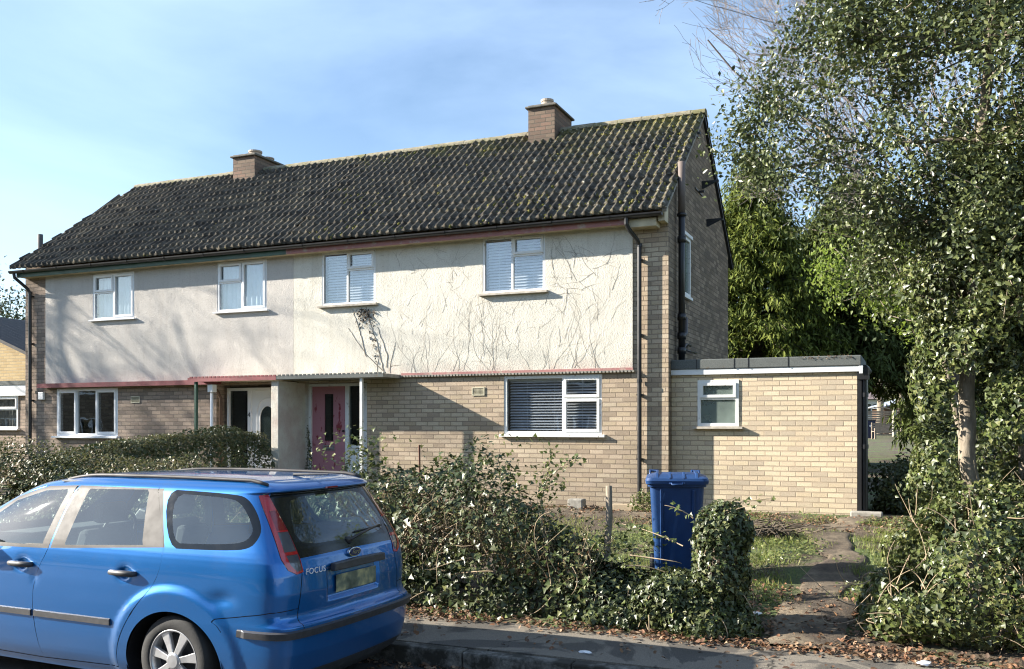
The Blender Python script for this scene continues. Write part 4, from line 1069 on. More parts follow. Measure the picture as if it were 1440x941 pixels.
# rear screen: dark border, clear middle (mirrored about the centre)
sc_in = [(0, 1.385), (qs(.30, 1.385), 1.385), (qs(.43, 1.36), 1.36), (qs(.485, 1.27), 1.27), (qs(.53, 1.15), 1.15), (qs(.50, 1.085), 1.085), (qs(.38, 1.065), 1.065), (0, 1.06)]
reg.append(('glass_rear', dens(sc_in, .03)))
reg.append(('screen_border', dens([(0, 1.422), (2.80, 1.422), (2.55, 1.30), (2.32, 1.17), (2.12, 1.0), (2.10, .985), (1.0, .99), (0, .995)], .03)))
reg.append(('glass_wind', [(12.999, 1.02), (qs_, 1.02)] if False else dens([(13.0, 1.03), (11.2, 1.03), (11.15, 1.40), (13.0, 1.41)], .05)))
reg.append(('headlamp', dens([(qa(3.95, .66), .62), (11.6, .60), (11.9, .74), (qa(3.92, .80), .80)], .03)))
reg.append(('grille', dens([(13.0, .62), (12.1, .62), (12.1, .70), (13.0, .72)], .04)))
reg.append(('grille', dens([(13.0, .22), (11.9, .22), (11.9, .36), (13.0, .36)], .04)))
# painted parts
reg.append(('lower_valance', dens([(0, .08), (5.2, .08), (5.2, .14), (4, .19), (3, .215), (2, .22), (0, .22)], .05)))
reg.append(('bumper', dens([(0, .08), (5.2, .08)]+[(qa(.56, .30), .30)]+bsm[::-1]+[(2.33, .52), (2.2, .47), (1.0, .475), (0, .49)], .05)))
reg.append(('tailgate', dens([(0, .49), (1, .475), (2.2, .47), (2.33, .52), (2.22, .70), (2.10, .89), (2.12, 1.0), (2.12, 1.02), (0, 1.02)], .05)))
dr = [(qa(1.52, .155), .155)]+[p for p in g_rd[::-1]]+[p for p in g_fd]
reg.append(('rear_door', dr))
reg.append(('front_door', [p for p in g_fd[::-1]]+[p for p in side([(2.14, 1.43), (2.45, 1.42), (2.9, 1.28), (3.30, 1.02)])[:0]]+[(qa(2.50, 1.425), 1.425), (qa(2.90, 1.325), 1.325)]+[p for p in g_ff]))

# grid + constrained triangulation
verts = []; edges = []
zt = np.unique(np.concatenate([np.linspace(.08, 1.40, 76), np.linspace(1.40, 1.50, 14)])); qt = np.unique(np.concatenate([np.linspace(0, 5, 84), np.linspace(5, 13, 170)]))
GI = {}
for i, q_ in enumerate(qt):
    for j, z_ in enumerate(zt):
        GI[i, j] = len(verts); verts.append((q_*KQ, z_))
nq, nz_ = len(qt), len(zt)
bnd = [(i, 0) for i in range(nq)]+[(nq-1, j) for j in range(1, nz_)]+[(i, nz_-1) for i in range(nq-2, -1, -1)]+[(0, j) for j in range(nz_-2, 0, -1)]
for a, b in zip(bnd, bnd[1:]+bnd[:1]): edges.append((GI[a], GI[b]))
for nm, poly in reg:
    k0 = len(verts); n_ = len(poly)
    for q_, z_ in poly: verts.append((min(max(q_, 0), 13)*KQ, min(max(z_, .08), 1.5)))
    edges += [(k0+i, k0+(i+1) % n_) for i in range(n_)]
res = delaunay_2d_cdt([Vector(v) for v in verts], edges, [], 0, 1e-5)
V2 = np.array([tuple(v) for v in res[0]]); T3 = np.array([f for f in res[2] if len(f) == 3])
cen = V2[T3].mean(1)
def inside(poly, pts):
    x, y = pts[:, 0], pts[:, 1]; r_ = np.zeros(len(pts), bool); n_ = len(poly)
    for i in range(n_):
        x0, y0 = poly[i][0]*KQ, poly[i][1]; x1, y1 = poly[(i+1) % n_][0]*KQ, poly[(i+1) % n_][1]
        c = ((y0 > y) != (y1 > y)) & (x < (x1-x0)*(y-y0)/((y1-y0) if abs(y1-y0) > 1e-12 else 1e-12)+x0); r_ ^= c
    return r_
owner = np.full(len(T3), -1)
names = ['body']+list(dict.fromkeys(n_ for n_, _ in reg))
for nm, poly in reg:
    m_ = inside(poly, cen) & (owner < 0); owner[m_] = names.index(nm)
owner[owner < 0] = 0
P3 = PC(V2[:, 0]/KQ, V2[:, 1]); N3 = PN(V2[:, 0]/KQ, V2[:, 1])
mid = (V2[:, 0]/KQ > 5) & (V2[:, 0]/KQ < 8)
if N3[mid][:, 1].mean() < 0: N3 = -N3
# material set
n = NT('metallic_blue_paint')
fl = n.noise(900, 2)
bc = n.mix(n.ramp(fl, [(.3, 0.), (.7, 1.)]), (.001, .10, .35, 1), (.004, .15, .45, 1))
dirt = n.ramp(n.noise(3.5, 6, .7), [(.55, 0.), (.8, .18)])
zz_ = n.n('SeparateXYZ', i_0=n.obj()).outputs[2]
mr_ = n.n('MapRange', i_0=n.math('ADD', zz_, n.math('MULTIPLY', n.noise(4, 5), .12))); mr_.inputs[1].default_value = .55; mr_.inputs[2].default_value = .15; mr_.inputs[4].default_value = .28
dirt = n.math('MAXIMUM', dirt, mr_.outputs[0])
M['paint'] = n.done(n.bsdf(n.mix(dirt, bc, (.12, .13, .13, 1)), n.math('ADD', .32, n.math('MULTIPLY', n.noise(5, 5), .05)), .6, Coat_Weight=1.0, Coat_Roughness=n.math('ADD', .015, n.math('MULTIPLY', n.noise(7, 5), .04))))
M['trim'] = m_plain('grey_black_trim', (.045, .045, .048), .5, var=.25, vscale=20)
M['pillar'] = m_plain('satin_pillar_trim', (.055, .050, .048), .6, Specular_IOR_Level=.3, var=.25, vscale=5)
M['border'] = m_plain('black_glass_border', (.008, .010, .012), .12)
M['lamp_red'] = m_plain('red_lens', (.42, .012, .018), .12, Coat_Weight=1.0)
M['lamp_dark'] = m_plain('dark_red_lens', (.20, .006, .012), .12, Coat_Weight=1.0)
M['lamp_clear'] = m_plain('smoked_lens', (.07, .075, .09), .10, Coat_Weight=1.0)
M['carglass'] = m_glass('car_glass', (.78, .86, .83), 1.0, .015, .06, (.40, .47, .46))
M['carglass_r'] = m_glass('tinted_rear_glass', (.45, .55, .50), .9, .03, .08, (.22, .27, .25))
M['silver'] = m_plain('silver_alloy', (.55, .55, .56), .35, .7, var=.12)
M['chrome'] = m_plain('bright_badge', (.75, .76, .78), .15, 1)
M['tyre'] = m_plain('tyre_rubber', (.022, .022, .022), .8, var=.25, bump=.003)
M['seat'] = m_plain('grey_seat_cloth', (.055, .06, .065), .95, var=.2)
M['seatl'] = m_plain('pale_trim_cloth', (.30, .31, .31), .9, var=.1)
def skin(name, sel, mats, parent, mirror, off=0.0, only=None):
    """mesh of the triangles whose owner is in sel; mirror: 'both', 'left', 'right'"""
    tri = T3[np.isin(owner, [names.index(s_) for s_ in sel])]
    if only is not None: tri = tri[only(V2[tri].mean(1))]
    if not len(tri): return None
    u, inv = np.unique(tri, return_inverse=True); F_ = inv.reshape(-1, 3)
    P_, N_ = P3[u]+N3[u]*off, N3[u]
    fn = np.cross(P_[F_[:, 1]]-P_[F_[:, 0]], P_[F_[:, 2]]-P_[F_[:, 0]]); 
    flip = (fn*N_[F_[:, 0]]).sum(1) < 0; F_[flip] = F_[flip][:, ::-1]
    Vs, Fs, Ns = [], [], []
    if mirror in ('both', 'left'): Vs.append(P_); Fs.append(F_); Ns.append(N_)
    if mirror in ('both', 'right'):
        k0 = len(P_) if mirror == 'both' else 0
        Vs.append(P_*[1, -1, 1]); Fs.append(F_[:, ::-1]+k0); Ns.append(N_*[1, -1, 1])
    o = mesh_np(name, np.vstack(Vs), np.vstack(Fs), mats, parent, smooth=True)
    o.data.normals_split_custom_set_from_vertices(np.vstack(Ns).tolist())
    return o
# which side is the near one: car left = local +y ; heading -X, so local +y maps to world -Y (towards the camera)
body = skin('body', ['body'], M['paint'], CAR, 'both')
skin('bumper', ['bumper'], M['paint'], CAR, 'both')
skin('lower_valance', ['lower_valance'], M['trim'], CAR, 'both')
tgate = skin('tailgate', ['tailgate'], M['paint'], CAR, 'both')
skin('screen_border', ['screen_border'], M['border'], tgate, 'both')
skin('rear_screen', ['glass_rear'], M['carglass_r'], tgate, 'both')
skin('panel_gap_shade', ['seam'], M['black'], CAR, 'both', -.006)  # black strips stand in for the shade inside the panel gaps
skin('windscreen', ['glass_wind'], M['carglass'], CAR, 'both')
skin('upper_grille', ['grille'], M['black'], CAR, 'both', only=lambda c: c[:, 1] > .5); skin('lower_grille', ['grille'], M['black'], CAR, 'both', only=lambda c: c[:, 1] < .5)
ws = lambda c: np.ones(len(c), bool)
isq = lambda lo, hi: (lambda c: (c[:, 0]/KQ > lo) & (c[:, 0]/KQ < hi))
q1_, q2_ = qa(1.25, 1.2), qa(2.15, 1.2)
for sd in ('left', 'right'):
    for dn in ('rear_door', 'front_door'):
        d = skin(dn, [dn], M['paint'], CAR, sd)
        flt = (lambda c: (PCa(c) > 1.15) & (PCa(c) < 2.165)) if dn == 'rear_door' else (lambda c: PCa(c) >= 2.165)
        PCa = lambda c: PC(c[:, 0]/KQ, c[:, 1], False)[:, 0]
        skin('window', ['glass'], M['carglass'], d, sd, only=flt)
        skin('window_trim', ['pillar_trim'], M['pillar'], d, sd, only=(lambda c: PCa(c) < 2.19) if dn == 'rear_door' else (lambda c: PCa(c) >= 2.19))
        y = 1 if sd == 'left' else -1
        ha = 1.435 if dn == 'rear_door' else 2.50
        ys = float(PC(qa(ha, .842), .842, False)[0, 1])+.004
        mb = MB(); mb.tube([(ha-.115, y*(ys-.008), .842), (ha-.10, y*(ys+.022), .842), (ha-.03, y*(ys+.034), .845), (ha+.05, y*(ys+.034), .845), (ha+.105, y*(ys+.020), .843), (ha+.118, y*(ys-.008), .842)], [.018, .021, .0215, .021, .020, .017], 12)
        mb.build('door_handle', M['trim'], d, smooth=True)
        # protective strip
        a0, a1 = (1.575, 2.365) if dn == 'rear_door' else (2.40, 3.22)
        aa = np.linspace(a0, a1, 24); V = []; 
        for a in aa:
            zc = .478; yc = float(PC(qa(a, zc), zc, True)[0, 1])
            for dz, dy in ((-.027, -.001), (-.022, .014), (.020, .014), (.027, -.001)): V.append((a, y*(yc+dy), zc+dz))
        f = [(i*4+j, i*4+j+1, (i+1)*4+j+1, (i+1)*4+j) for i in range(23) for j in range(3)]+[(0, 1, 2, 3), (92, 93, 94, 95)]
        MB().add(V, f).build('rubbing_strip', M['trim'], d)
    d = skin('quarter_window', ['window_surround'], M['border'], CAR, sd)
    skin('pane', ['glass'], M['carglass'], d, sd, only=lambda c: PCa(c) <= 1.15)
    l_ = skin('tail_lamp', ['lamp_rim'], M['lamp_red'], CAR, sd, .004)
    skin('lens', ['lamp_red'], M['lamp_red'], l_, sd, .003); skin('lens', ['lamp_dark'], M['lamp_dark'], l_, sd, .001); skin('lens', ['lamp_clear'], M['lamp_clear'], l_, sd, .001)
    skin('headlamp', ['headlamp'], m_plain('clear_lamp', (.6, .62, .65), .1), CAR, sd, .002)
# roof cap
qq = np.linspace(0, 13, 120); ring_ = PC(qq, np.full(120, 1.4995)); ring_ = np.vstack([ring_, (ring_*[1, -1, 1])[::-1][1:-1]])
ca_ = np.array([1.2, 0, 0]); rows = []
nR = len(ring_)
for k in np.linspace(1, 0, 13):
    r_ = ring_.copy(); r_[:, 0] = 1.2+(ring_[:, 0]-1.2)*k; r_[:, 1] *= k; r_[:, 2] = 1.4995+.028*(1-k**2); rows.append(r_)
V = np.vstack(rows); F = [(i*nR+j, i*nR+(j+1) % nR, (i+1)*nR+(j+1) % nR, (i+1)*nR+j) for i in range(12) for j in range(nR)]
mesh_np('roof', V, np.array(F), M['paint'], CAR, smooth=True)
# roof rails
for y in (1, -1):
    aa = np.linspace(.40, 2.45, 30); zz = 1.504+.010*np.sin((aa-.4)/2.05*math.pi)
    zz = np.where(aa < .5, 1.478+(aa-.4)*.25, zz); zz = np.where(aa > 2.0, zz-(aa-2.0)**2*.20, zz); yy = np.where(aa > 1.7, .565-(aa-1.7)*.10, .565)
    mb = MB(); mb.tube([(a, y*b, c) for a, b, c in zip(aa, yy, zz)], .013, 8); mb.build('roof_rail', M['pillar'], CAR, smooth=True)
# rear trim: bumper strip, plate housing, badge, lettering, wiper, aerial
qv = np.linspace(-4.6, 4.6, 90); V = []
for q_ in qv:
    for dz, dn_ in ((-.028, -.002), (-.024, .022), (.018, .026), (.026, -.002)):
        z_ = .50+dz; p = PC(abs(q_), z_)[0]; nn = PN(np.array([abs(q_)]), np.array([z_]))[0]
        if nn[0] > .3: nn = -nn
        e_ = 1 if abs(q_) < 4.4 else .3
        p = p+nn*dn_*e_*(1 if nn[0]*-1+nn[1] > 0 else -1); V.append((p[0], p[1]*(1 if q_ >= 0 else -1), p[2]))
f = [(i*4+j, i*4+j+1, (i+1)*4+j+1, (i+1)*4+j) for i in range(89) for j in range(3)]+[(0, 1, 2, 3), (356, 357, 358, 359)]
MB().add(V, f).build('bumper_strip', M['trim'], CAR, smooth=False)
ar = lambda s_, z_: float(PC(qs(abs(s_), z_), z_, False)[0, 0])
mb = MB(); a_ = .045; mb.prism([(-.36, .862), (.29, .862), (.285, .918), (.0, .925), (-.355, .918)], 0, .028, .075)
mb.build('plate_light_bar', M['trim'], tgate, bevel=.008)
n = NT('worn_number_plate')
c = n.ramp(n.noise(7, 3, .5), [(.38, (.055, .075, .06)), (.52, (.16, .18, .13)), (.62, (.42, .38, .20))])
M['plate'] = n.done(n.bsdf(c, .35))
pl = MB().box(.070, .076, -.29, .22, .70, .825).build('number_plate', M['plate'], tgate, bevel=.004)
# oval badge
mb = MB(); th = np.linspace(0, 2*math.pi, 40, endpoint=False)
mb.prism([(.075*math.cos(t_), .965+.034*math.sin(t_)) for t_ in th], 0, .060, .085); bd = mb.build('badge', M['chrome'], tgate, bevel=.003)
mb = MB(); mb.prism([(.064*math.cos(t_), .965+.027*math.sin(t_)) for t_ in th], 0, .0565, .0605); mb.build('badge_face', m_plain('navy_badge', (.01, .02, .09), .25), bd)
text_mesh('Ford', .046, M['chrome'], 'badge_lettering', tgate, (.0560, .0, .966), (R(90), 0, R(-90)), ext=.0015, shear=.35)
M['letter'] = m_plain('silver_lettering', (.8, .8, .82), .3, .2)
text_mesh('FOCUS', .058, M['letter'], 'model_lettering', tgate, (ar(.46, .89)-.014, .46, .892), (R(90), 0, R(-90)-.10), ext=.0015, spacing=1.12)
mb = MB(); a0, a1 = ar(0, 1.07), ar(.0, 1.10)
mb.lathe([(.03, -.02), (.028, .02), (.02, .03)], (a0-.005, 0, 1.045), 12)
mb.tube([(a0-.025, .0, 1.052), (a1-.03, -.18, 1.085), (ar(.4, 1.12)-.028, -.44, 1.118)], [.013, .010, .006], 8); mb.tube([(ar(.1, 1.10)-.012, -.10, 1.098), (ar(.5, 1.11)-.012, -.50, 1.108)], .006, 6)
mb.build('rear_wiper', M['black'], tgate, smooth=True)
mb = MB(); mb.tube([(.62, 0, 1.52), (.30, 0, 1.53)], [.012, .004], 8); mb.build('aerial_stub', M['black'], CAR)
mb = MB().prism([(-.07, 1.430), (.07, 1.430), (.06, 1.442), (-.06, 1.442)], 0, .262, .285); mb.build('high_brake_light', M['lamp_dark'], tgate)
# wheels
def wheel(a, y):
    c = (a, 0, .255); sgn = 1 if y > 0 else -1
    prof = [(.205, -.105), (.235, -.112), (.29, -.108), (.308, -.095), (.3150, -.07), (.3150, .07), (.308, .095), (.29, .108), (.235, .112), (.212, .100)]
    mb = MB(); mb.lathe([(r_, y+h*.92) for r_, h in prof], c, 56, 1, False)
    for k in range(56):
        pass
    for yy in (-.045, -.015, .015, .045): mb.lathe([(.3152, y+yy-.003), (.3165, y+yy), (.3152, y+yy+.003)], c, 56, 1, False)
    t_ = mb.build('wheel', M['tyre'], CAR, smooth=True)
    mb = MB(); yo = y+sgn*.085
    mb.lathe([(.218, yo+sgn*.012), (.212, yo+sgn*.015), (.200, yo), (.195, yo-sgn*.05), (.19, yo-sgn*.14)], c, 56, 1, False)
    rim = mb.build('rim', M['silver'], t_, smooth=True)
    mb = MB()
    for k in range(7):
        th_ = 2*math.pi*k/7+.25; u = np.array([math.cos(th_), 0, math.sin(th_)]); v = np.array([-math.sin(th_), 0, math.cos(th_)])
        C_ = np.array([a, 0, .255]); V = []
        for rad, hw, yy in ((.045, .020, .012), (.12, .026, .006), (.205, .038, .004)):
            for s_ in (-1, 1):
                for yd in (0, -.030): V.append(C_+u*rad+v*hw*s_+np.array([0, yo+sgn*(yy+yd), 0]))
        f = []
        for i in range(2):
            b_ = i*4; f += [(b_, b_+2, b_+6, b_+4), (b_+1, b_+5, b_+7, b_+3), (b_, b_+4, b_+5, b_+1), (b_+2, b_+3, b_+7, b_+6)]
        mb.add(V, f)
    mb.lathe([(.060, yo-sgn*.03), (.060, yo+sgn*.014), (.045, yo+sgn*.020), (.0, yo+sgn*.021)], c, 24, 1)
    mb.build('spokes', M['silver'], t_, bevel=.004)
    MB().lathe([(.19, yo-sgn*.062), (.0, yo-sgn*.063)], c, 32, 1).build('brake_disc', M['trim'], t_)
for a in WHC:
    for y in (.755, -.755): wheel(a, y)
# wheel housings, floor, interior
mb = MB()
for a in WHC:
    for y in (1, -1):
        th = np.linspace(-.3, math.pi+.3, 20); V = [(a+.44*math.cos(t_), y*yy, .22+.395*math.sin(t_)) for yy in (.855, .50) for t_ in th]
        mb.add(V, [(i, i+1, 21+i, 20+i) for i in range(19)]); mb.add([(a+.44*math.cos(t_), y*.5, .22+.395*math.sin(t_)) for t_ in th], [tuple(range(20))])
mb.box(.30, 4.1, -.74, .74, .16, .20); mb.build('underbody', M['black'], CAR, fixn=False)
mb = MB().box(.25, 3.0, -.70, .70, .42, .46); mb.box(.20, 1.25, -.66, .66, .46, .88); mb.box(3.0, 3.35, -.72, .72, .5, 1.0); mb.build('cabin_floor', M['seat'], CAR, bevel=.02)
def seat(a, y, w_, rear=False):
    mb = MB(); h = .95 if rear else 1.08
    mb.prism([(a+.02, .52), (a+.55, .56), (a+.58, .66), (a+.10, .66)], 1, y-w_, y+w_)
    mb.prism([(a-.02, .55), (a+.10, .62), (a-.08, h), (a-.17, h+.01), (a-.20, h-.05)], 1, y-w_*.92, y+w_*.92)
    s_ = mb.build('seat', M['seat'], CAR, bevel=.04)
    for hy in ((-.4, .4) if rear else (0,)):
        MB().prism([(a-.20, h+.04), (a-.10, h+.05), (a-.13, h+.20), (a-.20, h+.21), (a-.24, h+.17)], 1, y+hy-.125, y+hy+.125).build('headrest', M['seat'], s_, bevel=.035)
seat(2.30, .37, .25); seat(2.30, -.37, .25); seat(1.42, 0, .62, True)
mb = MB(); th = np.linspace(0, 2*math.pi, 25); mb.tube([(2.86-.06*math.sin(t_), -.37+.18*math.cos(t_), .95+.17*math.sin(t_)) for t_ in th], .014, 8); mb.build('steering_wheel', M['trim'], CAR, smooth=True)
for y in (1, -1):
    mb = MB(); mb.tube([(2.12, y*.665, 1.40), (2.16, y*.74, 1.15), (2.22, y*.80, .92)], .03, 8); mb.build('seat_belt_pillar', M['seatl'], CAR, smooth=True)
    mb = MB(); mb.prism([(3.02, .98), (3.05, 1.08), (3.14, 1.10), (3.22, 1.02), (3.18, .97)], 1, y*.86, y*1.03); mb.build('door_mirror', M['trim'], CAR, bevel=.02)
mb = MB(); mb.box(.5, 2.4, -.6, .6, 1.455, 1.465); mb.build('headlining', M['seatl'], CAR)

# ================================================================ blue wheelie bin
BX, BY = -2.27, 9.72
BZ = float(gz(BX, BY))+.01
BIN = thing('wheelie_bin', (BX, BY, BZ), 'tall blue wheelie bin standing behind the ivy hedge beside the front path', 'wheelie bin', rz=R(14))
BIN['_local'] = 1
n = NT('blue_bin_plastic')
M['binblue'] = n.done(n.bsdf(n.ramp(n.noise(6, 5), [(.3, (.008, .036, .12)), (.7, (.012, .052, .165))]), n.math('ADD', .33, n.math('MULTIPLY', n.noise(18, 5), .2)), 0, n.bump(n.noise(260, 2), .25, .002)))
def rrect(w_, d_, r_, cx=0, cy=0, k=5):
    o = []
    for sx_, sy_, a0 in ((1, 1, 0), (-1, 1, 90), (-1, -1, 180), (1, -1, 270)):
        for i in range(k): t_ = R(a0+90*i/(k-1)); o.append((cx+sx_*(w_-r_)+r_*math.cos(t_), cy+sy_*(d_-r_)+r_*math.sin(t_)))
    return o
prof = [(.02, .215, .225, 0, .04), (.10, .225, .24, 0, .05), (.50, .25, .285, 0, .06), (.90, .272, .325, 0, .06), (.955, .275, .33, 0, .06), (.958, .298, .352, 0, .06), (1.0, .30, .355, 0, .06)]
mb = MB(); V = []
for z_, w_, d_, cy_, r_ in prof: V += [(x, y, z_) for x, y in rrect(w_, d_, r_, 0, cy_)]
K_ = 20; f = [(i*K_+j, i*K_+(j+1) % K_, (i+1)*K_+(j+1) % K_, (i+1)*K_+j) for i in range(len(prof)-1) for j in range(K_)]+[tuple(range(K_))]
mb.add(V, f)
# front channel and ribs
mb.build('bin_body', M['binblue'], BIN, smooth=True).modifiers.new('e', 'EDGE_SPLIT').split_angle = R(35)
mb = MB()
for x in (-.155, .165): mb.add([(x-.016, -.232, .06), (x+.016, -.232, .06), (x+.020, -.338, .93), (x-.020, -.338, .93), (x-.012, -.246, .06), (x+.012, -.246, .06), (x+.014, -.352, .93), (x-.014, -.352, .93)], [(0, 1, 2, 3), (4, 7, 6, 5), (0, 4, 5, 1), (1, 5, 6, 2), (2, 6, 7, 3), (3, 7, 4, 0)])
mb.build('front_rib', M['binblue'], BIN, bevel=.006)
mb = MB(); V = []
for z_, g_ in ((.985, .012), (1.02, .018), (1.045, .006), (1.075, -.10)): V += [(x, y*(1 if True else 1), z_+(.018*(1-abs(y)/.37) if z_ > 1.04 else 0)) for x, y in rrect(.305+g_, .36+g_, .07, 0, -.005)]
f = [(i*K_+j, i*K_+(j+1) % K_, (i+1)*K_+(j+1) % K_, (i+1)*K_+j) for i in range(3) for j in range(K_)]+[tuple(range(60, 80))]
mb.add(V, f); lid = mb.build('lid', M['binblue'], BIN, smooth=True); lid.modifiers.new('e', 'EDGE_SPLIT').split_angle = R(30)
mb = MB()
for x in (-.07, .07): mb.prism([(-.385, .985), (-.372, 1.055), (-.20, 1.105), (-.17, 1.08), (-.36, .985)], 0, x-.012, x+.012)
for x in (-.20, .20): mb.prism([(-.375, .985), (-.36, 1.05), (-.25, 1.095), (.28, 1.10), (.31, 1.07), (-.24, 1.07), (-.35, .99)], 0, x-.014, x+.014)
mb.build('lid_rib', M['binblue'], lid, bevel=.004)
mb = MB(); mb.tube([(-.06, -.372, 1.0), (-.05, -.402, .985), (.05, -.402, .985), (.06, -.372, 1.0)], .010, 8); mb.build('lid_handle', M['binblue'], lid, smooth=True)
mb = MB()
for x in (-.25, .20): mb.tube([(x-.03, .34, 1.02), (x-.03, .40, 1.085), (x+.05, .40, 1.085), (x+.05, .34, 1.02)], .016, 8)
mb.tube([(-.24, .385, .99), (.24, .385, .99)], .018, 8); mb.build('push_handle', M['binblue'], BIN, smooth=True)
for x in (-.255, .255):
    MB().lathe([(.02, x-.03), (.095, x-.028), (.10, x), (.095, x+.028), (.02, x+.03)], (0, .22, .10), 24, 0).build('wheel', M['tyre'], BIN, smooth=False)
# ================================================================ vegetation
def curve(p0, p1, bend, n_=7, seed=None):
    t_ = np.linspace(0, 1, n_)[:, None]; p0 = np.asarray(p0, float); p1 = np.asarray(p1, float)
    m_ = (p0+p1)/2+bend
    return (1-t_)**2*p0+2*t_*(1-t_)*m_+t_**2*p1
def grow(centers, root, r_tip=.006, seed=1, wander=.25, trunk=None, up=.3, maxr=.2):
    """joins crown points to a trunk like a tree: each point hangs on its nearest inner neighbour"""
    rg = np.random.default_rng(seed)
    C_ = np.asarray(centers, float); nodes = [np.asarray(p, float) for p in (trunk if trunk is not None else [root])]
    par = [-1]+list(range(len(nodes)-1)); nt = len(nodes)
    base = np.asarray(root)
    top = nodes[-1]
    dist = np.array([min(np.linalg.norm(c-n_) for n_ in nodes) for c in C_])
    order = np.argsort(dist)
    N_ = np.zeros((nt+len(C_), 3)); N_[:nt] = nodes; D_ = np.zeros(nt+len(C_)); D_[:nt] = 0
    for k, ci in enumerate(order):
        c = C_[ci]; m_ = nt+k
        d = np.linalg.norm(N_[:m_]-c, axis=1); cost = d+.55*D_[:m_]+np.where(N_[:m_, 2] > c[2]+.1, .4, 0)
        j = int(cost.argmin()); N_[m_] = c; D_[m_] = D_[j]+d[j]; par.append(j)
    w_ = np.zeros(len(N_)); w_[nt:] = 1
    for i in range(len(N_)-1, 0, -1):
        if par[i] >= 0: w_[par[i]] += w_[i]
    rad = np.minimum(r_tip*np.maximum(w_, 1)**.45, maxr)
    lines = []
    for i in range(nt, len(N_)):
        j = par[i]; L_ = np.linalg.norm(N_[i]-N_[j])
        b = rg.normal(0, wander*.25*L_, 3)+np.array([0, 0, up*L_*.25])
        pts = curve(N_[j], N_[i], b, 6); r0 = min(rad[j], rad[i]*1.5); lines.append((pts, np.linspace(r0, rad[i]*.8, 6)))
    return lines
def blob_points(n_, ell, seed, thr=.45, sc=1.2, hollow=.35):
    """random points inside a union of ellipsoids (cx,cy,cz,rx,ry,rz), thinned by noise, denser near the skin"""
    rg = np.random.default_rng(seed); out = []; ell = np.array(ell, float); vol = ell[:, 3]*ell[:, 4]*ell[:, 5]; pr = vol/vol.sum()
    while len(out) < n_:
        k = rg.choice(len(ell), 400, p=pr); u = rg.normal(0, 1, (400, 3)); u /= np.linalg.norm(u, axis=1)[:, None]
        r_ = (hollow**3+(1-hollow**3)*rg.random(400))**(1/3)
        p = ell[k, :3]+u*r_[:, None]*ell[k, 3:]
        ok = vnoise(p, sc) > thr
        out += list(p[ok])
    return np.array(out[:n_])
def cluster_leaves(cent, per, spread, seed, outward=None):
    rg = np.random.default_rng(seed); n_ = len(cent)
    P_ = np.repeat(cent, per, 0)+rg.normal(0, 1, (n_*per, 3))*spread
    c0 = np.asarray(outward) if outward is not None else cent.mean(0)
    N_ = P_-c0; N_ /= np.linalg.norm(N_, axis=1)[:, None]+1e-9
    return P_, N_

def shoots(n_, base_fn, hgt, seed, lean=(0, 0), wob=.18, step=.07, r0=.004):
    rg = np.random.default_rng(seed); lines = []
    for i in range(n_):
        p = np.array(base_fn(rg), float); h = rg.uniform(*hgt); d = np.array([rg.normal(lean[0], .35), rg.normal(lean[1], .35), 1.0]); d /= np.linalg.norm(d)
        pts = [p.copy()]
        for k in range(max(3, int(h/step))):
            d += rg.normal(0, wob, 3)*np.array([1, 1, .5]); d /= np.linalg.norm(d); p = p+d*step; pts.append(p.copy())
        r_ = r0*rg.uniform(.6, 1.4); lines.append((np.array(pts), np.linspace(r_, r_*.35, len(pts))))
    return lines
def on_lines(lines, per_m, seed, jit=.02, lo=.2):
    rg = np.random.default_rng(seed); P_ = []
    for pts, _ in lines:
        n_ = len(pts); L_ = np.linalg.norm(np.diff(pts, axis=0), axis=1).sum(); k = rg.poisson(per_m*L_)
        if k: t_ = rg.uniform(lo, 1, k)*(n_-1); i = np.minimum(t_.astype(int), n_-2); P_.append(pts[i]+(pts[i+1]-pts[i])*(t_-i)[:, None])
    P_ = np.vstack(P_); return P_+rg.normal(0, jit, P_.shape)

def hedge_shell(n_, a, b, w_, hfn, seed, lump=.35, depth=(.55, 1.05), lo=-.15, freq=1.6, gap=.0):
    """points in the outer layer of a rounded hedge running from a to b"""
    rg = np.random.default_rng(seed); a = np.array(a, float); b = np.array(b, float); L_ = np.linalg.norm(b-a); T_ = (b-a)/L_; Nn = np.array([-T_[1], T_[0]])
    t_ = rg.uniform(-.03, 1.03, n_); ph = rg.uniform(lo, math.pi-lo, n_); r_ = rg.beta(3, 1.2, n_)*(depth[1]-depth[0])+depth[0]
    cs, sn = np.cos(ph), np.sin(ph); sq = (np.abs(cs)**3+np.abs(sn)**3)**(-1/3); cs, sn = cs*sq, sn*sq
    H_ = hfn(t_); W_ = w_(t_) if callable(w_) else w_
    e = np.minimum(1, np.sqrt(np.clip(1-((np.abs(t_-.5)*2-.90)/.13).clip(0, 1)**2, .05, 1)))
    pre = np.stack([t_*L_*.8, cs*W_*2, sn*H_*1.2+seed], 1); lm = 1+lump*(vnoise(pre, freq)-.5)*2
    lat = cs*W_*r_*lm*e; xy = a+T_*(t_*L_)[:, None]+Nn*lat[:, None]
    z0 = gz(xy[:, 0], xy[:, 1]); z = z0+np.maximum(.02, sn*H_*r_*lm*e)
    P_ = np.stack([xy[:, 0], xy[:, 1], z], 1); N_ = np.stack([Nn[0]*cs, Nn[1]*cs, sn+.25], 1)
    if gap: k = vnoise(P_, 3.2) > gap; P_, N_ = P_[k], N_[k]
    return P_, N_

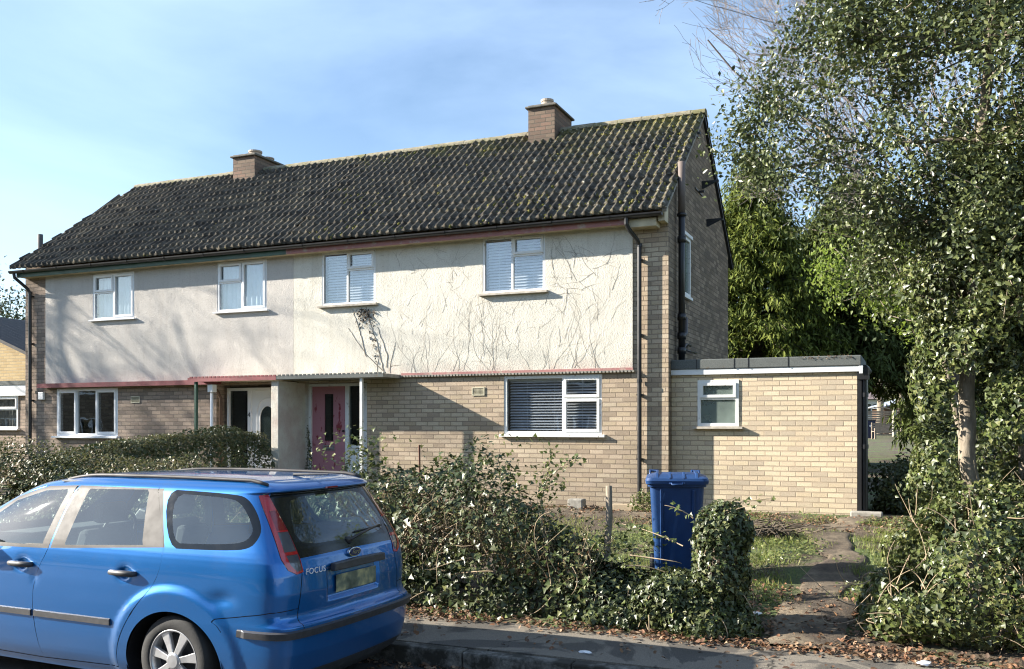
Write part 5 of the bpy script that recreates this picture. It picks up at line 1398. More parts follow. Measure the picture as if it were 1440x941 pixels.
# ---- overgrown front hedge, right part (behind the car's tail to the bin)
T1 = thing('front_hedge', (-4.0, 8.1, .12), 'tall overgrown ivy and privet hedge between the car and the wheelie bin', 'hedge')
ha, hb = (-6.9, 8.45), (-2.05, 8.25)
hf = lambda t_: np.interp(t_, [0, .12, .25, .40, .52, .62, .72, .80, .87, .94, 1.0], [.98, 1.08, 1.34, 1.46, 1.48, 1.40, 1.18, .86, .64, .52, .44])
P_, N_ = hedge_shell(18000, ha, hb, .52, lambda t_: hf(t_)*.80, 3, .5, (.5, 1.08), gap=.30)
leaves('ivy_leaves', P_, N_, rng.uniform(.022, .072, len(P_)), 'ivy', M['ivy'], T1, droop=(0, -.3, -.8), rnd=.55)
P_, N_ = hedge_shell(3200, ha, hb, .50, lambda t_: hf(t_)*.95, 31, .55, (.6, 1.1), gap=.42)
leaves('light_leaves', P_, N_, rng.uniform(.03, .06, len(P_)), 'ivy', M['ivy_l'], T1, droop=(0, -.2, -.5), rnd=.7)
bf = lambda rg: (lambda t_: (ha[0]+(hb[0]-ha[0])*t_, ha[1]+(hb[1]-ha[1])*t_+rg.uniform(-.30, .30), .12+float(np.interp(t_, [0, .5, .7, .85, 1], [.4, .5, .35, .1, .1]))))(.07+rg.random()**1.1*.80)
sh = shoots(1000, bf, (.30, .88), 5, (0, -.1), .18, r0=.0042)
tall = shoots(16, lambda rg: (rg.uniform(-5.6, -3.6), rg.uniform(8.1, 8.6), .8), (.4, .75), 6, (0, 0), .06, r0=.006)
tubes_np('stems', sh+tall, M['drystem'], T1, k=4)
lp = on_lines(sh+tall, 22, 8, .025, .25); leaves('privet_leaves', lp, np.tile([0, -.4, .8], (len(lp), 1)), rng.uniform(.022, .05, len(lp)), 'oval', M['privet'], T1, rnd=.9)
lp = on_lines(sh, 5, 9, .03, .3); leaves('dry_leaves', lp, np.tile([0, -.4, .8], (len(lp), 1)), rng.uniform(.02, .045, len(lp)), 'oval', M['dead'], T1, rnd=.9)
# loose tangle of dry sticks in the middle
tg_ = []
for i in range(46):
    p0 = np.array([rng.uniform(-4.6, -3.9), 7.85, rng.uniform(.75, .95)]); tg_.append((curve(p0, p0+np.array([rng.uniform(-.35, .35), rng.uniform(-.15, .1), rng.uniform(-.35, .2)]), rng.normal(0, .08, 3), 7), np.linspace(.005, .002, 7)))
for i in range(70):
    t_ = rng.random(); p0 = np.array([ha[0]+(hb[0]-ha[0])*t_, 7.9+rng.uniform(-.1, .25), .2+rng.uniform(0, .6)]); tg_.append((curve(p0, p0+np.array([rng.uniform(-.6, .6), rng.uniform(-.3, .1), rng.uniform(-.3, .5)]), rng.normal(0, .12, 3), 8), np.linspace(.006, .002, 8)))
tubes_np('sticks', tg_, M['drystem'], T1, k=4)
# cut stake rising out of it
o = MB(); o.tube([(-2.67, 8.55, .2), (-2.675, 8.56, .7), (-2.655, 8.57, 1.0), (-2.66, 8.57, 1.31)], [.036, .034, .033, .031], 12); o = o.build('tree_stake', M['bark'], None, (-2.66, 8.55, .2), smooth=True); tag(o, 'sawn-off pale branch standing upright in the low hedge left of the bin', 'stake')
o = MB(); o.tube([(-5.28, 9.6, .3), (-5.30, 9.6, 1.66)], .012, 8); o = o.build('iron_rod', m_plain('rust', (.12, .045, .025), .8), None, (-5.28, 9.6, .3)); tag(o, 'thin rusty rod poking above the hedge in front of the brick wall', 'rod')

# ---- ivy stump at the path edge
T2 = thing('ivy_clad_stump', (-1.62, 8.05, .15), 'old stump smothered in dark ivy between the wheelie bin and the earth path', 'stump')
mb = MB(); mb.tube([(-1.50, 8.1, .0), (-1.50, 8.12, .6), (-1.45, 8.12, 1.10)], [.15, .13, .10], 12); mb.build('trunk', M['bark_d'], T2)
ell = [(-1.36, 8.0, .20, .20, .24, .24), (-1.50, 8.08, .55, .26, .28, .60), (-1.45, 8.1, .98, .24, .22, .26), (-1.85, 8.05, .30, .42, .34, .36), (-1.62, 8.0, .2, .42, .38, .30)]
def skin_pts(ell, n_, seed, inner=.80, lump=.34, thr=.0, fr=3.):
    rg = np.random.default_rng(seed); ell = np.array(ell, float); A_ = (ell[:, 3]*ell[:, 4]+ell[:, 4]*ell[:, 5]+ell[:, 3]*ell[:, 5]); k = rg.choice(len(ell), n_*2, p=A_/A_.sum())
    u = rg.normal(0, 1, (n_*2, 3)); u /= np.linalg.norm(u, axis=1)[:, None]; c = ell[k, :3]; r_ = ell[k, 3:]
    lm = 1+lump*2*(vnoise(c+u*r_, fr)-.5); rr_ = rg.uniform(inner, 1.05, n_*2)
    P_ = c+u*r_*(rr_*lm)[:, None]
    ins = np.zeros(len(P_), bool)
    for j in range(len(ell)):
        ins |= ((((P_-ell[j, :3])/ell[j, 3:])**2).sum(1) < (inner-.12)**2) & (k != j)
    ok = ~ins & (P_[:, 2] > gz(P_[:, 0], P_[:, 1])+.01)
    if thr: ok &= vnoise(P_, fr*1.3) > thr
    return P_[ok][:n_], u[ok][:n_]
P_, N_ = skin_pts(ell, 8500, 11); leaves('ivy_leaves', P_, N_, rng.uniform(.026, .054, len(P_)), 'ivy', M['ivy'], T2, droop=(0, 0, -1), rnd=.5)
P_, N_ = skin_pts(ell, 1500, 12, .9); leaves('light_leaves', P_, N_, rng.uniform(.025, .05, len(P_)), 'ivy', M['ivy_l'], T2, droop=(0, 0, -1), rnd=.6)
ln = []
for (p0, p1) in (((-1.65, 8.0, 1.15), (-1.05, 8.15, 1.27)), ((-1.8, 7.95, .85), (-2.45, 8.3, .98)), ((-1.5, 8.0, 1.1), (-1.2, 8.0, 1.22)), ((-1.7, 7.9, 1.1), (-1.95, 7.9, 1.2))):
    ln.append((curve(p0, p1, np.array([0, 0, .04]), 9), np.linspace(.006, .003, 9)))
for i in range(50):
    p0 = P_[rng.integers(len(P_))]; ln.append((curve(p0, p0+np.array([rng.normal(0, .15), -.03, -rng.uniform(.15, .45)]), rng.normal(0, .05, 3), 7), np.linspace(.005, .003, 7)))
tubes_np('stems', ln, M['drystem'], T2, k=4)
lp = on_lines(ln[:4], 60, 3, .018, 0); leaves('trailing_leaves', lp, np.tile([0, -.5, .8], (len(lp), 1)), .04, 'ivy', M['ivy_l'], T2)

# ---- long low front hedge of the left house and the house behind the car
T3_ = thing('front_hedge', (-12.2, 8.3, .12), 'long clipped roadside hedge of brownish green leaves beyond the car roof', 'hedge')
a_, b_ = (-17.6, 8.4), (-7.15, 8.35); hf2 = lambda t_: np.interp(t_, [0, .3, .55, .7, .8, .88, .94, 1], [1.40, 1.40, 1.34, 1.28, 1.18, 1.20, 1.22, 1.15])
P_, N_ = hedge_shell(17000, a_, b_, .45, lambda t_: hf2(t_)*.98, 13, .2, (.7, 1.05), lo=.1)
leaves('ivy_leaves', P_, N_, rng.uniform(.03, .07, len(P_)), 'ivy', M['ivy'], T3_, droop=(0, -.2, -.6), rnd=.6)
P_, N_ = hedge_shell(15000, a_, b_, .45, lambda t_: hf2(t_)*1.0, 14, .2, (.85, 1.08), lo=.6)
leaves('privet_leaves', P_, N_, rng.uniform(.025, .05, len(P_)), 'oval', M['privet'], T3_, rnd=.9)
bf = lambda rg: (lambda t_: (a_[0]+(b_[0]-a_[0])*t_, 8.4+rg.uniform(-.35, .35), .12+float(hf2(t_))-.22))(rg.random())
sh = shoots(560, bf, (.12, .32), 15, (0, -.1), .2, .05, .0035)+shoots(30, lambda rg: (rg.uniform(-8.6, -7.2), rg.uniform(8.1, 8.6), 1.0), (.4, .62), 16, (.5, -.1), .12, .05, .005)
tubes_np('stems', sh, M['drystem'], T3_, k=4); lp = on_lines(sh, 22, 17, .018, .2); leaves('shoot_leaves', lp, np.tile([0, -.4, .8], (len(lp), 1)), rng.uniform(.02, .042, len(lp)), 'oval', M['privet'], T3_, rnd=.9)

# ---- hedge between the two front gardens
T4 = thing('dividing_hedge', (-10.7, 11.2, .4), 'dark green hedge running from the porch towards the road between the two gardens', 'hedge')
a_, b_ = (-10.75, 8.7), (-10.75, 13.55); hf3 = lambda t_: np.interp(t_, [0, .35, .7, 1], [1.12, 1.22, 1.22, 1.20])
P_, N_ = hedge_shell(20000, a_, b_, .48, hf3, 21, .12, (.75, 1.03), lo=.0)
leaves('leaves', P_, N_, rng.uniform(.03, .06, len(P_)), 'ivy', M['ivy'], T4, droop=(.2, 0, -.6), rnd=.55)
P_, N_ = hedge_shell(8000, a_, b_, .48, hf3, 22, .12, (.95, 1.06), lo=.9)
leaves('top_leaves', P_, N_, rng.uniform(.02, .045, len(P_)), 'oval', M['privet'], T4, rnd=.9)

# ---- ivy bank right of the path
T5 = thing('ivy_bank', (.9, 8.4, .12), 'broad mound of light and dark ivy with bare stems right of the earth path', 'hedge')
ell = [(.55, 8.55, .55, .80, .70, .62), (1.5, 8.5, .6, .9, .75, .70), (2.6, 8.4, .7, 1.0, .8, .85), (-.06, 8.5, .33, .42, .5, .42), (.75, 8.7, 1.0, .52, .5, .38), (1.6, 8.8, 1.1, .8, .6, .45)]
P_, N_ = skin_pts(ell, 14000, 23, .78, .3, .3, 2.2); leaves('ivy_leaves', P_, N_, rng.uniform(.026, .060, len(P_)), 'ivy', M['ivy'], T5, droop=(0, -.2, -.8), rnd=.55)
P_, N_ = skin_pts(ell, 21000, 24, .86, .3, .40, 2.2); leaves('light_leaves', P_, N_, rng.uniform(.024, .056, len(P_)), 'ivy', M['ivy_l'], T5, droop=(0, -.2, -.6), rnd=.6)  # larger share of pale leaves imitates sun falling on the bank
ln = []
rg = np.random.default_rng(25)
for i in range(320):
    e = ell[rg.integers(len(ell))]; u = rg.normal(0, 1, 3); u[1] = -abs(u[1]); u /= np.linalg.norm(u); p0 = np.array(e[:3])+u*np.array(e[3:])*.92; p0[2] = max(p0[2], .15)
    ln.append((curve(p0, p0+np.array([rg.normal(0, .20), rg.normal(0, .08), rg.uniform(-.3, .30)]), rg.normal(0, .10, 3), 8), np.linspace(.0055, .0025, 8)))
ln += shoots(30, lambda rg: (rg.uniform(.0, 2.4), rg.uniform(8.2, 9), 1.0), (.3, .8), 26, (-.05, 0), .07, .08, .0045)
tubes_np('stems', ln, M['drystem'], T5, k=4)

# ---- the big holly with an ivy-clad trunk
HT = thing('holly_tree', (.50, 9.0, .2), 'large glossy dark green holly with pale ivy-clad trunk filling the right edge', 'tree')
trunk = [(.56, 9.0, .15), (.54, 9.0, .9), (.49, 9.0, 1.5), (.44, 9.0, 2.1), (.50, 9.05, 2.8), (.62, 9.1, 3.6), (.58, 9.1, 4.4), (.66, 9.1, 5.2), (.60, 9.0, 6.2), (.62, 9.0, 7.2)]
tr = np.array(trunk); mb = MB(); tt = np.linspace(0, 9, 60); tp = np.stack([np.interp(tt, range(10), tr[:, i]) for i in range(3)], 1); tp[:, :2] += (vnoise(tp*[0, 0, 1]+[1, 2, 0], 2.5)[:, None]-.5)*.06
mb.tube(tp, np.interp(tt, [0, 2, 5, 9], [.085, .07, .055, .02])*(1+.12*(vnoise(tp, 6)-.5)), 16); mb.build('trunk', M['bark'], HT, smooth=True)
mb = MB(); t2 = np.array([(.98, 9.5, .1), (.95, 9.4, 1.5), (.90, 9.3, 3.0), (.98, 9.2, 4.4), (.90, 9.2, 6.0)]); tt = np.linspace(0, 4, 40); tp2 = np.stack([np.interp(tt, range(5), t2[:, i]) for i in range(3)], 1)
mb.tube(tp2, np.linspace(.065, .03, 40), 12)
mb.build('side_trunk', M['bark'], HT, smooth=True)
ell = [(.80, 9.2, 5.2, 2.05, 1.9, 2.1), (-.15, 9.1, 4.7, 1.55, 1.4, 1.15), (1.3, 9.1, 3.7, 1.3, 1.3, 1.2), (.2, 9.2, 3.5, 1.0, 1.2, .75), (.3, 9.2, 6.6, 1.5, 1.6, 1.2), (1.8, 9.0, 5.0, 1.6, 1.5, 2.2)]
cent = blob_points(1150, ell, 41, .36, 1.5, .40)
cent = cent[cent[:, 0]*9/cent[:, 1] > np.interp(cent[:, 2], [2.6, 3.1, 3.8, 4.2, 4.85, 5.6, 7], [-.35, -.52, -1.0, -1.32, -1.20, -.70, .0])]
# sprays reaching out to the left against the sky
for (x, y, z) in ((-1.35, 9.0, 4.95), (-1.45, 9.1, 4.6), (-1.3, 9.0, 5.0), (-1.35, 9.0, 4.35), (-1.6, 9.0, 4.5), (-1.2, 9.0, 5.2), (-1.0, 9.1, 5.5), (-1.25, 9.1, 4.2), (-1.45, 9.1, 4.9), (-.8, 9.0, 5.65)): cent = np.vstack([cent, rng.normal((x, y, z), .07, (3, 3))])
lines = grow(cent, trunk[0], .0035, 42, .35, trunk=trunk[3:], up=.1, maxr=.03)
tubes_np('branches', lines, M['bark'], HT, k=5)
P_, N_ = cluster_leaves(cent, 105, .115, 43, (.6, 9.1, 3.5))
tw = on_lines(lines, 20, 44, .03, .4); P_ = np.vstack([P_, tw]); N_ = np.vstack([N_, np.tile([0, -.5, .6], (len(tw), 1))])
cr1 = leaves('crown', P_, N_, rng.uniform(.032, .064, len(P_)), 'oval', M['holly'], HT, rnd=.85)
# ivy column up the trunk
ell = [(.52, 9.02, 2.55, .48, .42, .55), (.62, 9.05, 3.0, .62, .5, .5), (.95, 9.1, 2.0, .55, .45, .95), (.28, 9.1, 2.25, .25, .3, .55), (.24, 9.0, 1.45, .26, .3, .5), (1.35, 9.0, 2.6, .6, .5, 1.0), (.95, 9.1, 1.3, .35, .4, .5), (1.7, 9.1, 1.7, .5, .5, .7)]
P_, N_ = skin_pts(ell, 13000, 45, .74, .35, .3, 2.5); k_ = ~((np.abs(P_[:, 0]-.47) < .13) & (P_[:, 1] < 9.1) & (P_[:, 2] > 1.25) & (P_[:, 2] < 2.35)); P_, N_ = P_[k_], N_[k_]
leaves('trunk_ivy', P_, N_, rng.uniform(.026, .058, len(P_)), 'ivy', M['ivy'], HT, droop=(0, -.1, -1), rnd=.5)
P_, N_ = skin_pts(ell, 18000, 46, .85, .35, .42, 2.5); k_ = ~((np.abs(P_[:, 0]-.47) < .12) & (P_[:, 1] < 9.1) & (P_[:, 2] > 1.25) & (P_[:, 2] < 2.35)); P_, N_ = P_[k_], N_[k_]
leaves('light_ivy', P_, N_, rng.uniform(.024, .054, len(P_)), 'ivy', M['ivy_l'], HT, droop=(0, -.1, -1), rnd=.55)  # pale leaf colour, used heavily here to imitate sunlight on the trunk ivy

# ---- yellow-green shrub tree behind it
LT = thing('lime_leaved_tree', (-.1, 12.2, .5), 'young tree with bright yellow-green leaves behind the holly, above the outhouse corner', 'tree')
tl = [(.62, 12.2, .4), (.60, 12.2, 1.6), (.35, 12.1, 2.8), (-.0, 12.1, 3.7)]
mb = MB(); mb.tube(tl, [.05, .045, .035, .02], 10); mb.build('trunk', M['bark'], LT, smooth=True)
ell = [(-.35, 12.1, 3.75, .75, .6, .55), (-.1, 12.1, 3.2, .55, .5, .45), (.35, 12.0, 3.9, .6, .6, .6)]
cent = blob_points(130, ell, 51, .38, 2, .3); lines = grow(cent, tl[0], .004, 52, trunk=tl[1:], maxr=.02); tubes_np('branches', lines, M['bark'], LT, k=4)
P_, N_ = cluster_leaves(cent, 34, .12, 53); leaves('crown', P_, N_, rng.uniform(.04, .075, len(P_)), 'oval', M['lime'], LT, rnd=.7)

# ---- conifers
def conifer(x, y, h, r_, z0, n_, mat, label, seed, lowcut=.15, size=(.12, .26), name='conifer', group=None, skirt=1.0):
    T = thing(name, (x, y, z0), label, 'tree', group)
    rg = np.random.default_rng(seed)
    mb = MB(); mb.tube([(x, y, z0-.2), (x+.05, y, z0+h*.5), (x, y, z0+h*.95)], [.2, .13, .03], 12); mb.build('trunk', M['bark_d'], T, smooth=True)
    # plumes: drooping branches, each carrying sprays
    lines = []; P_ = []; N_ = []; D_ = []
    for i in range(n_):
        t_ = lowcut+(1-lowcut)*rg.random()**.8; z = z0+h*t_; az = rg.uniform(0, 2*math.pi)
        prof = (1-((t_-lowcut)/(1-lowcut))**1.6)**.75*(skirt if t_ < .3 else 1)
        R_ = r_*max(.10, prof)*rg.uniform(.72, 1.12)*(1+.35*(vnoise(np.array([[math.cos(az)*2, math.sin(az)*2, z*.9+seed]]), 1.1)[0]-.5))
        o = np.array([math.cos(az), math.sin(az), 0]); p0 = np.array([x, y, z]); p1 = p0+o*R_+np.array([0, 0, -.10*R_+rg.normal(0, .15)])
        c_ = curve(p0, p1, np.array([0, 0, .22*R_]), 8); lines.append((c_, np.linspace(.025, .005, 8)))
        m_ = int(72*max(.5, R_)); tt = rg.uniform(.45, 1.05, m_); tt = np.minimum(tt, 1.0)
        q_ = np.stack([np.interp(tt*7, range(8), c_[:, k]) for k in range(3)], 1)+rg.normal(0, .13, (m_, 3))*[1, 1, .8]
        P_.append(q_); N_.append(np.tile(o*.6+[0, 0, .7], (m_, 1)))
    P_ = np.vstack(P_); N_ = np.vstack(N_)
    tubes_np('branches', lines, M['bark_d'], T, k=4)
    leaves('crown', P_, N_, rg.uniform(size[0], size[1], len(P_)), 'needle', mat, T, droop=(0, 0, -1.3), rnd=.6); return T
p = at(1062, 25); conifer(p[0], p[1], 8.3, 2.5, .7, 620, M['conifer'], 'dense yellow-green conifer rising behind the gable, nearest the house', 61, .06)
p = at(1195, 27); conifer(p[0], p[1], 8.2, 2.9, .8, 640, M['conifer_d'], 'broad darker conifer with drooping sprays above the outhouse roof', 62, .24, (.13, .30))
p = at(1400, 30); conifer(p[0], p[1], 9.5, 3.2, .8, 520, M['conifer_d'], 'dark conifer mostly hidden behind the holly at the right', 63, .05, (.18, .36))
# bare trunks under the broad conifer
for px_, D_, lean, lb in ((1237, 59, .0, 'straight pale trunk seen over the far garden fence'), (1254, 58, 1.2, 'leaning pale trunk beside the straight one in the far garden')):
    p = at(px_, D_); T = thing('bare_tree', (p[0], p[1], 1.2), lb, 'tree'); k = 1
    base = np.array([p[0], p[1], 1.0]); mb = MB(); mb.tube(curve(base, base+np.array([lean, 0, 6.5]), np.array([.1, 0, 0]), 10), np.linspace(.24, .15, 10), 10)
    mb.build('trunk', M['bark'], T, smooth=True)
    ln = []
    for j in range(14):
        q0 = base+np.array([lean, 0, 6.5])*rng.uniform(.5, 1); ln.append((curve(q0, q0+np.array([rng.uniform(-1.2, 1.2), rng.uniform(-.6, .6), rng.uniform(.4, 1.8)]), rng.normal(0, .1, 3), 8), np.linspace(.05, .015, 8)))
    tubes_np('branches', ln, M['bark'], T, k=5)

# ---- leafless tree at the top right, and one out to the left that dapples the wall
def bare(root, h, spread, seed, label, bias=(0, 0, 0), n0=9, mat=None, lv=5, r0=.14, z0=.35, kL=1.0, rmin=.004):
    rg = np.random.default_rng(seed); T = thing('leafless_tree', root, label, 'tree'); lines = []
    root = np.array(root, float)
    top = root+np.array([0, 0, h*z0]); lines.append((curve(root, top, rg.normal(0, .1, 3), 8), np.linspace(r0, r0*.7, 8)))
    bias = np.array(bias, float)
    def br(p, d, L_, r_, k):
        n_ = 8; pts = [p]; q = p.copy(); dd = d.copy()
        for i in range(n_):
            dd = dd+rg.normal(0, .10, 3)+bias*.04+np.array([0, 0, .035]); dd /= np.linalg.norm(dd); q = q+dd*L_/n_
            if root[0] > -5 and (q[0] < -4.45+.8*rg.random() or (q[0] < -3.0 and q[1] < 19.5 and q[2] < 7.75)): break
            pts.append(q.copy())
        if len(pts) < 3: return
        n_ = len(pts)-1
        rad = np.maximum(np.linspace(r_, r_*.45, n_+1), rmin); lines.append((np.array(pts), rad))
        if k == 0: return
        for i in range(2, n_+1):
            if rg.random() < (.72 if k > 1 else .8):
                ax = rg.normal(0, 1, 3); ax -= (ax@dd)*dd; ax /= np.linalg.norm(ax); a = rg.uniform(.35, .8)
                nd = (pts[i]-pts[i-1]); nd /= np.linalg.norm(nd); nd = nd*math.cos(a)+ax*math.sin(a)
                br(pts[i], nd, L_*rg.uniform(.42, .65), rad[i]*.55, k-1)
    for i in range(n0):
        a = 2*math.pi*i/n0+rg.uniform(-.3, .3); d = np.array([math.cos(a)*spread, math.sin(a)*spread, 1.])+bias*.5; d /= np.linalg.norm(d)
        br(root+np.array([0, 0, h*z0*rg.uniform(.55, 1.0)]), d, h*kL*rg.uniform(.38, .58), r0*.40, lv)
    tr_ = tubes_np('trunk', lines[:1], M['bark_d'], T, k=10); tubes_np('crown', lines[1:], mat or M['twig_pink'], T, k=3); return T
p = at(1345, 18.0); bare((p[0], p[1], .6), 11.8, .75, 71, 'leafless tree with fine grey-pink twigs fanning over the sky at top right', (-.85, 0, .2), 12, lv=4, r0=.11, z0=.48, kL=1.15, rmin=.0036)
bare((-25.2, 10.6, .4), 10.5, .7, 72, 'leafless tree at the far left casting dappled shade on the left house', (0, 0, .1), 10, lv=4, r0=.2, rmin=.0018)

# ---- shaded shrubs beside the outhouse and behind the bank
for (x, y, z, rx, rz_, lb, sd, mt) in ((.10, 15.2, .80, .70, .62, 'dark shrub in the shade right of the outhouse downpipe', 81, 'ivy'), (1.2, 13.0, 1.1, .9, 1.0, 'dark evergreen shrub behind the ivy bank', 82, 'ivy'), (2.9, 11.5, 1.6, 1.4, 1.6, 'tall evergreen shrub at the far right behind the holly', 83, 'ivy')):
    T = thing('evergreen_shrub', (x, y, float(gz(x, y))), lb, 'shrub')
    P_, N_ = skin_pts([(x, y, z, rx, rx, rz_), (x-.3*rx, y-.2, z*.8, rx*.7, rx*.7, rz_*.7)], 5200, sd, .6, .4, .3, 2.)
    leaves('leaves', P_, N_, rng.uniform(.05, .09, len(P_)), 'oval', M[mt], T, rnd=.8)
    c0 = np.array([x, y, float(gz(x, y))]); ln = [(curve(c0, P_[i], rng.normal(0, .1, 3), 7), np.linspace(.012, .004, 7)) for i in rng.integers(0, len(P_), 60)]; tubes_np('stems', ln, M['bark_d'], T)
T = thing('lime_shrub', (.95, 16.5, .6), 'small bright yellow-green shrub glimpsed beside the far garden shed', 'shrub')
P_, N_ = skin_pts([(.95, 16.5, 1.6, .35, .35, .75)], 1500, 84, .6, .3); leaves('leaves', P_, N_, .06, 'oval', M['lime'], T, rnd=.8)
ln = [(curve((.95, 16.5, .6), P_[i], rng.normal(0, .1, 3), 7), np.linspace(.012, .004, 7)) for i in rng.integers(0, len(P_), 30)]; tubes_np('stems', ln, M['bark_d'], T)
# weeds at the wall foot
for (x, y, r_, lb) in ((-3.68, 13.7, .22, 'small green weed clump at the foot of the black downpipe'), (-1.75, 12.3, .0, ''), ):
    if not r_: continue
    T = thing('weed_clump', (x, y, .55), lb, 'plant'); P_, N_ = skin_pts([(x, y, .68, r_, r_*.8, r_*.9)], 420, 85, .5); leaves('leaves', P_, N_, .05, 'oval', M['ivy_l'], T, rnd=.8)
    ln = [(curve((x, y, .5), P_[i], rng.normal(0, .03, 3), 5), np.linspace(.006, .003, 5)) for i in range(0, len(P_), 20)]; tubes_np('stems', ln, M['drystem'], T)
# young leafy shoot in front of the wide window
T = thing('garden_sapling', (-3.95, 9.5, .3), 'spindly green-leaved sapling rising above the hedge under the wide window', 'plant')
sh = [(curve((-3.98, 9.5, .3), (-3.6, 9.5, 1.62), (.1, 0, .1), 10), np.linspace(.012, .004, 10)), (curve((-3.75, 9.5, 1.2), (-3.25, 9.5, 1.55), (0, 0, .1), 8), np.linspace(.006, .003, 8)), (curve((-3.9, 9.5, .9), (-4.15, 9.4, 1.4), (0, 0, .1), 8), np.linspace(.006, .003, 8)), (curve((-3.8, 9.5, 1.1), (-3.45, 9.5, 1.25), (0, 0, .1), 8), np.linspace(.006, .003, 8))]
tubes_np('stems', sh, M['drystem'], T, k=5); lp = on_lines(sh, 75, 86, .035, .35); leaves('leaves', lp, np.tile([0, -.5, .8], (len(lp), 1)), .062, 'oval', M['ivy_l'], T, rnd=.7)
# old root heap by the path
T = thing('brushwood_heap', (-1.55, 12.0, .45), 'low dark heap of dead twigs on the lawn behind the ivy stump', 'twigs')
ln = []
for i in range(90):
    p0 = np.array([-1.75+rng.normal(0, .25), 12.0+rng.normal(0, .18), .50]); ln.append((curve(p0, p0+np.array([rng.normal(.1, .3), rng.normal(0, .15), rng.uniform(.02, .22)]), np.array([0, 0, .08]), 6), np.linspace(.012, .005, 6)))
tubes_np('twigs', ln, M['bark_d'], T, k=5)

# ---- grass, ground ivy and fallen leaves: uncountable
def scatter(n_, x0, x1, y0, y1, seed, dens=None):
    rg = np.random.default_rng(seed); P_ = np.stack([rg.uniform(x0, x1, n_), rg.uniform(y0, y1, n_), np.zeros(n_)], 1)
    if dens is not None: P_ = P_[rg.random(n_) < dens(P_)]
    b = (vnoise(P_, 2.2)-.5)*.05+(vnoise(P_, 7)-.5)*.03
    P_[:, 2] = gz(P_[:, 0], P_[:, 1])+np.where((P_[:, 1] > 7.9) & (P_[:, 1] < 14), b, 0); return P_
def dpath(P_): return np.clip((np.abs(P_[:, 0]+.80+.5*(vnoise(P_, 2.5)-.5))-.14)/.28, 0, 1)*np.clip((np.abs(P_[:, 1]-(13.05+(-2-P_[:, 0]).clip(-1, 5)*.08))-.12)/.2, .12, 1)
gd = lambda P_: np.clip((vnoise(P_, 1.1)*.6+vnoise(P_, 4)*.4-.36)*4, .05, 1)*dpath(P_)*np.clip((13.6-P_[:, 1])/.5, .1, 1)
P_ = scatter(120000, -9.5, 1.2, 8.9, 14.0, 91, gd)
g = leaves('lawn_grass', P_, np.tile([0, -.15, .1], (len(P_), 1)), rng.uniform(.04, .10, len(P_)), 'blade', M['grass'], None, (-4, 11, .4), droop=(0, 0, 2.2), rnd=.5); tag(g, kind='stuff')
P_ = scatter(15000, -4.0, .2, 8.8, 14.1, 92, lambda P_: np.clip((vnoise(P_+7, 1.5)-.42)*5, .06, 1)*dpath(P_)); P_[:, 2] += rng.uniform(.01, .05, len(P_))
g = leaves('ground_ivy', P_, np.tile([0, -.3, 1.], (len(P_), 1)), rng.uniform(.025, .05, len(P_)), 'ivy', M['ivy_l'], None, (-1.5, 11, .4), rnd=.35); tag(g, kind='stuff')
def lit_d(P_):
    foot = np.clip(1-np.abs(P_[:, 1]-7.72)/.26, 0, 1); pathd = ((P_[:, 0] > -1.9) & (P_[:, 0] < .1) & (P_[:, 1] > 7.7) & (P_[:, 1] < 9.6))*.35
    return np.maximum(np.maximum(foot, pathd), .025)*(.3+vnoise(P_, 1.8))
P_ = scatter(60000, -8, 3.2, 6.80, 9.8, 93, lit_d); P_[:, 2] = np.maximum(P_[:, 2], np.where(P_[:, 1] < 7.72, .104, 0)); P_[:, 2] += rng.uniform(.003, .035, len(P_))
g = leaves('leaf_litter', P_, np.tile([0, -.1, 1.], (len(P_), 1)), rng.uniform(.022, .060, len(P_)), 'litter', M['dead'], None, (-3, 7.7, .1), rnd=.35); tag(g, kind='stuff')
P_ = scatter(9000, -6, 1.2, 6.15, 6.62, 94, lambda P_: np.clip((P_[:, 1]-6.15)/.45, 0, 1)*.7*np.clip((vnoise(P_, 1.3)-.3)*2, 0, 1)); P_[:, 2] = -.055+rng.uniform(.003, .02, len(P_))
g = leaves('gutter_leaves', P_, np.tile([0, 0, 1.], (len(P_), 1)), rng.uniform(.02, .06, len(P_)), 'litter', M['dead'], None, (-2, 6.5, 0), rnd=.3); tag(g, kind='stuff')
P_ = scatter(9000, -6, 1.4, 12.6, 14.05, 95, lambda P_: .15+.6*(vnoise(P_, 2) > .5)); P_[:, 2] += rng.uniform(.003, .03, len(P_))
g = leaves('garden_litter', P_, np.tile([0, -.1, 1.], (len(P_), 1)), rng.uniform(.02, .05, len(P_)), 'litter', M['dead'], None, (-2, 13, .5), rnd=.35); tag(g, kind='stuff')
# scraps of litter
for (x, y, z, s, lb) in ((-1.28, 8.55, .20, .05, 'small white scrap of card on the dark earth by the ivy stump'), (.10, 7.55, .125, .06, 'crumpled white paper in the leaves below the ivy bank'), (-2.35, 6.95, .106, .045, 'crumpled pale paper lying flat on the pavement')):
    mb = MB(); rr_ = np.random.default_rng(int(abs(x)*100)); V = rr_.normal(0, 1, (40, 3)); V /= np.linalg.norm(V, axis=1)[:, None]; V *= s*rr_.uniform(.6, 1.1, 40)[:, None]*[1.2, .8, .35]
    import bmesh
    bm = bmesh.new(); [bm.verts.new(v) for v in V+np.array([x, y, z])]; bmesh.ops.convex_hull(bm, input=bm.verts); bm.normal_update()
    vs_ = [v for v in bm.verts if v.link_faces]; ix = {v: i for i, v in enumerate(vs_)}
    o = MB().add([tuple(v.co) for v in vs_], [tuple(ix[v] for v in f_.verts) for f_ in bm.faces]).build('paper_scrap', M['upvc'], None, (x, y, z)); bm.free(); tag(o, lb, 'litter')
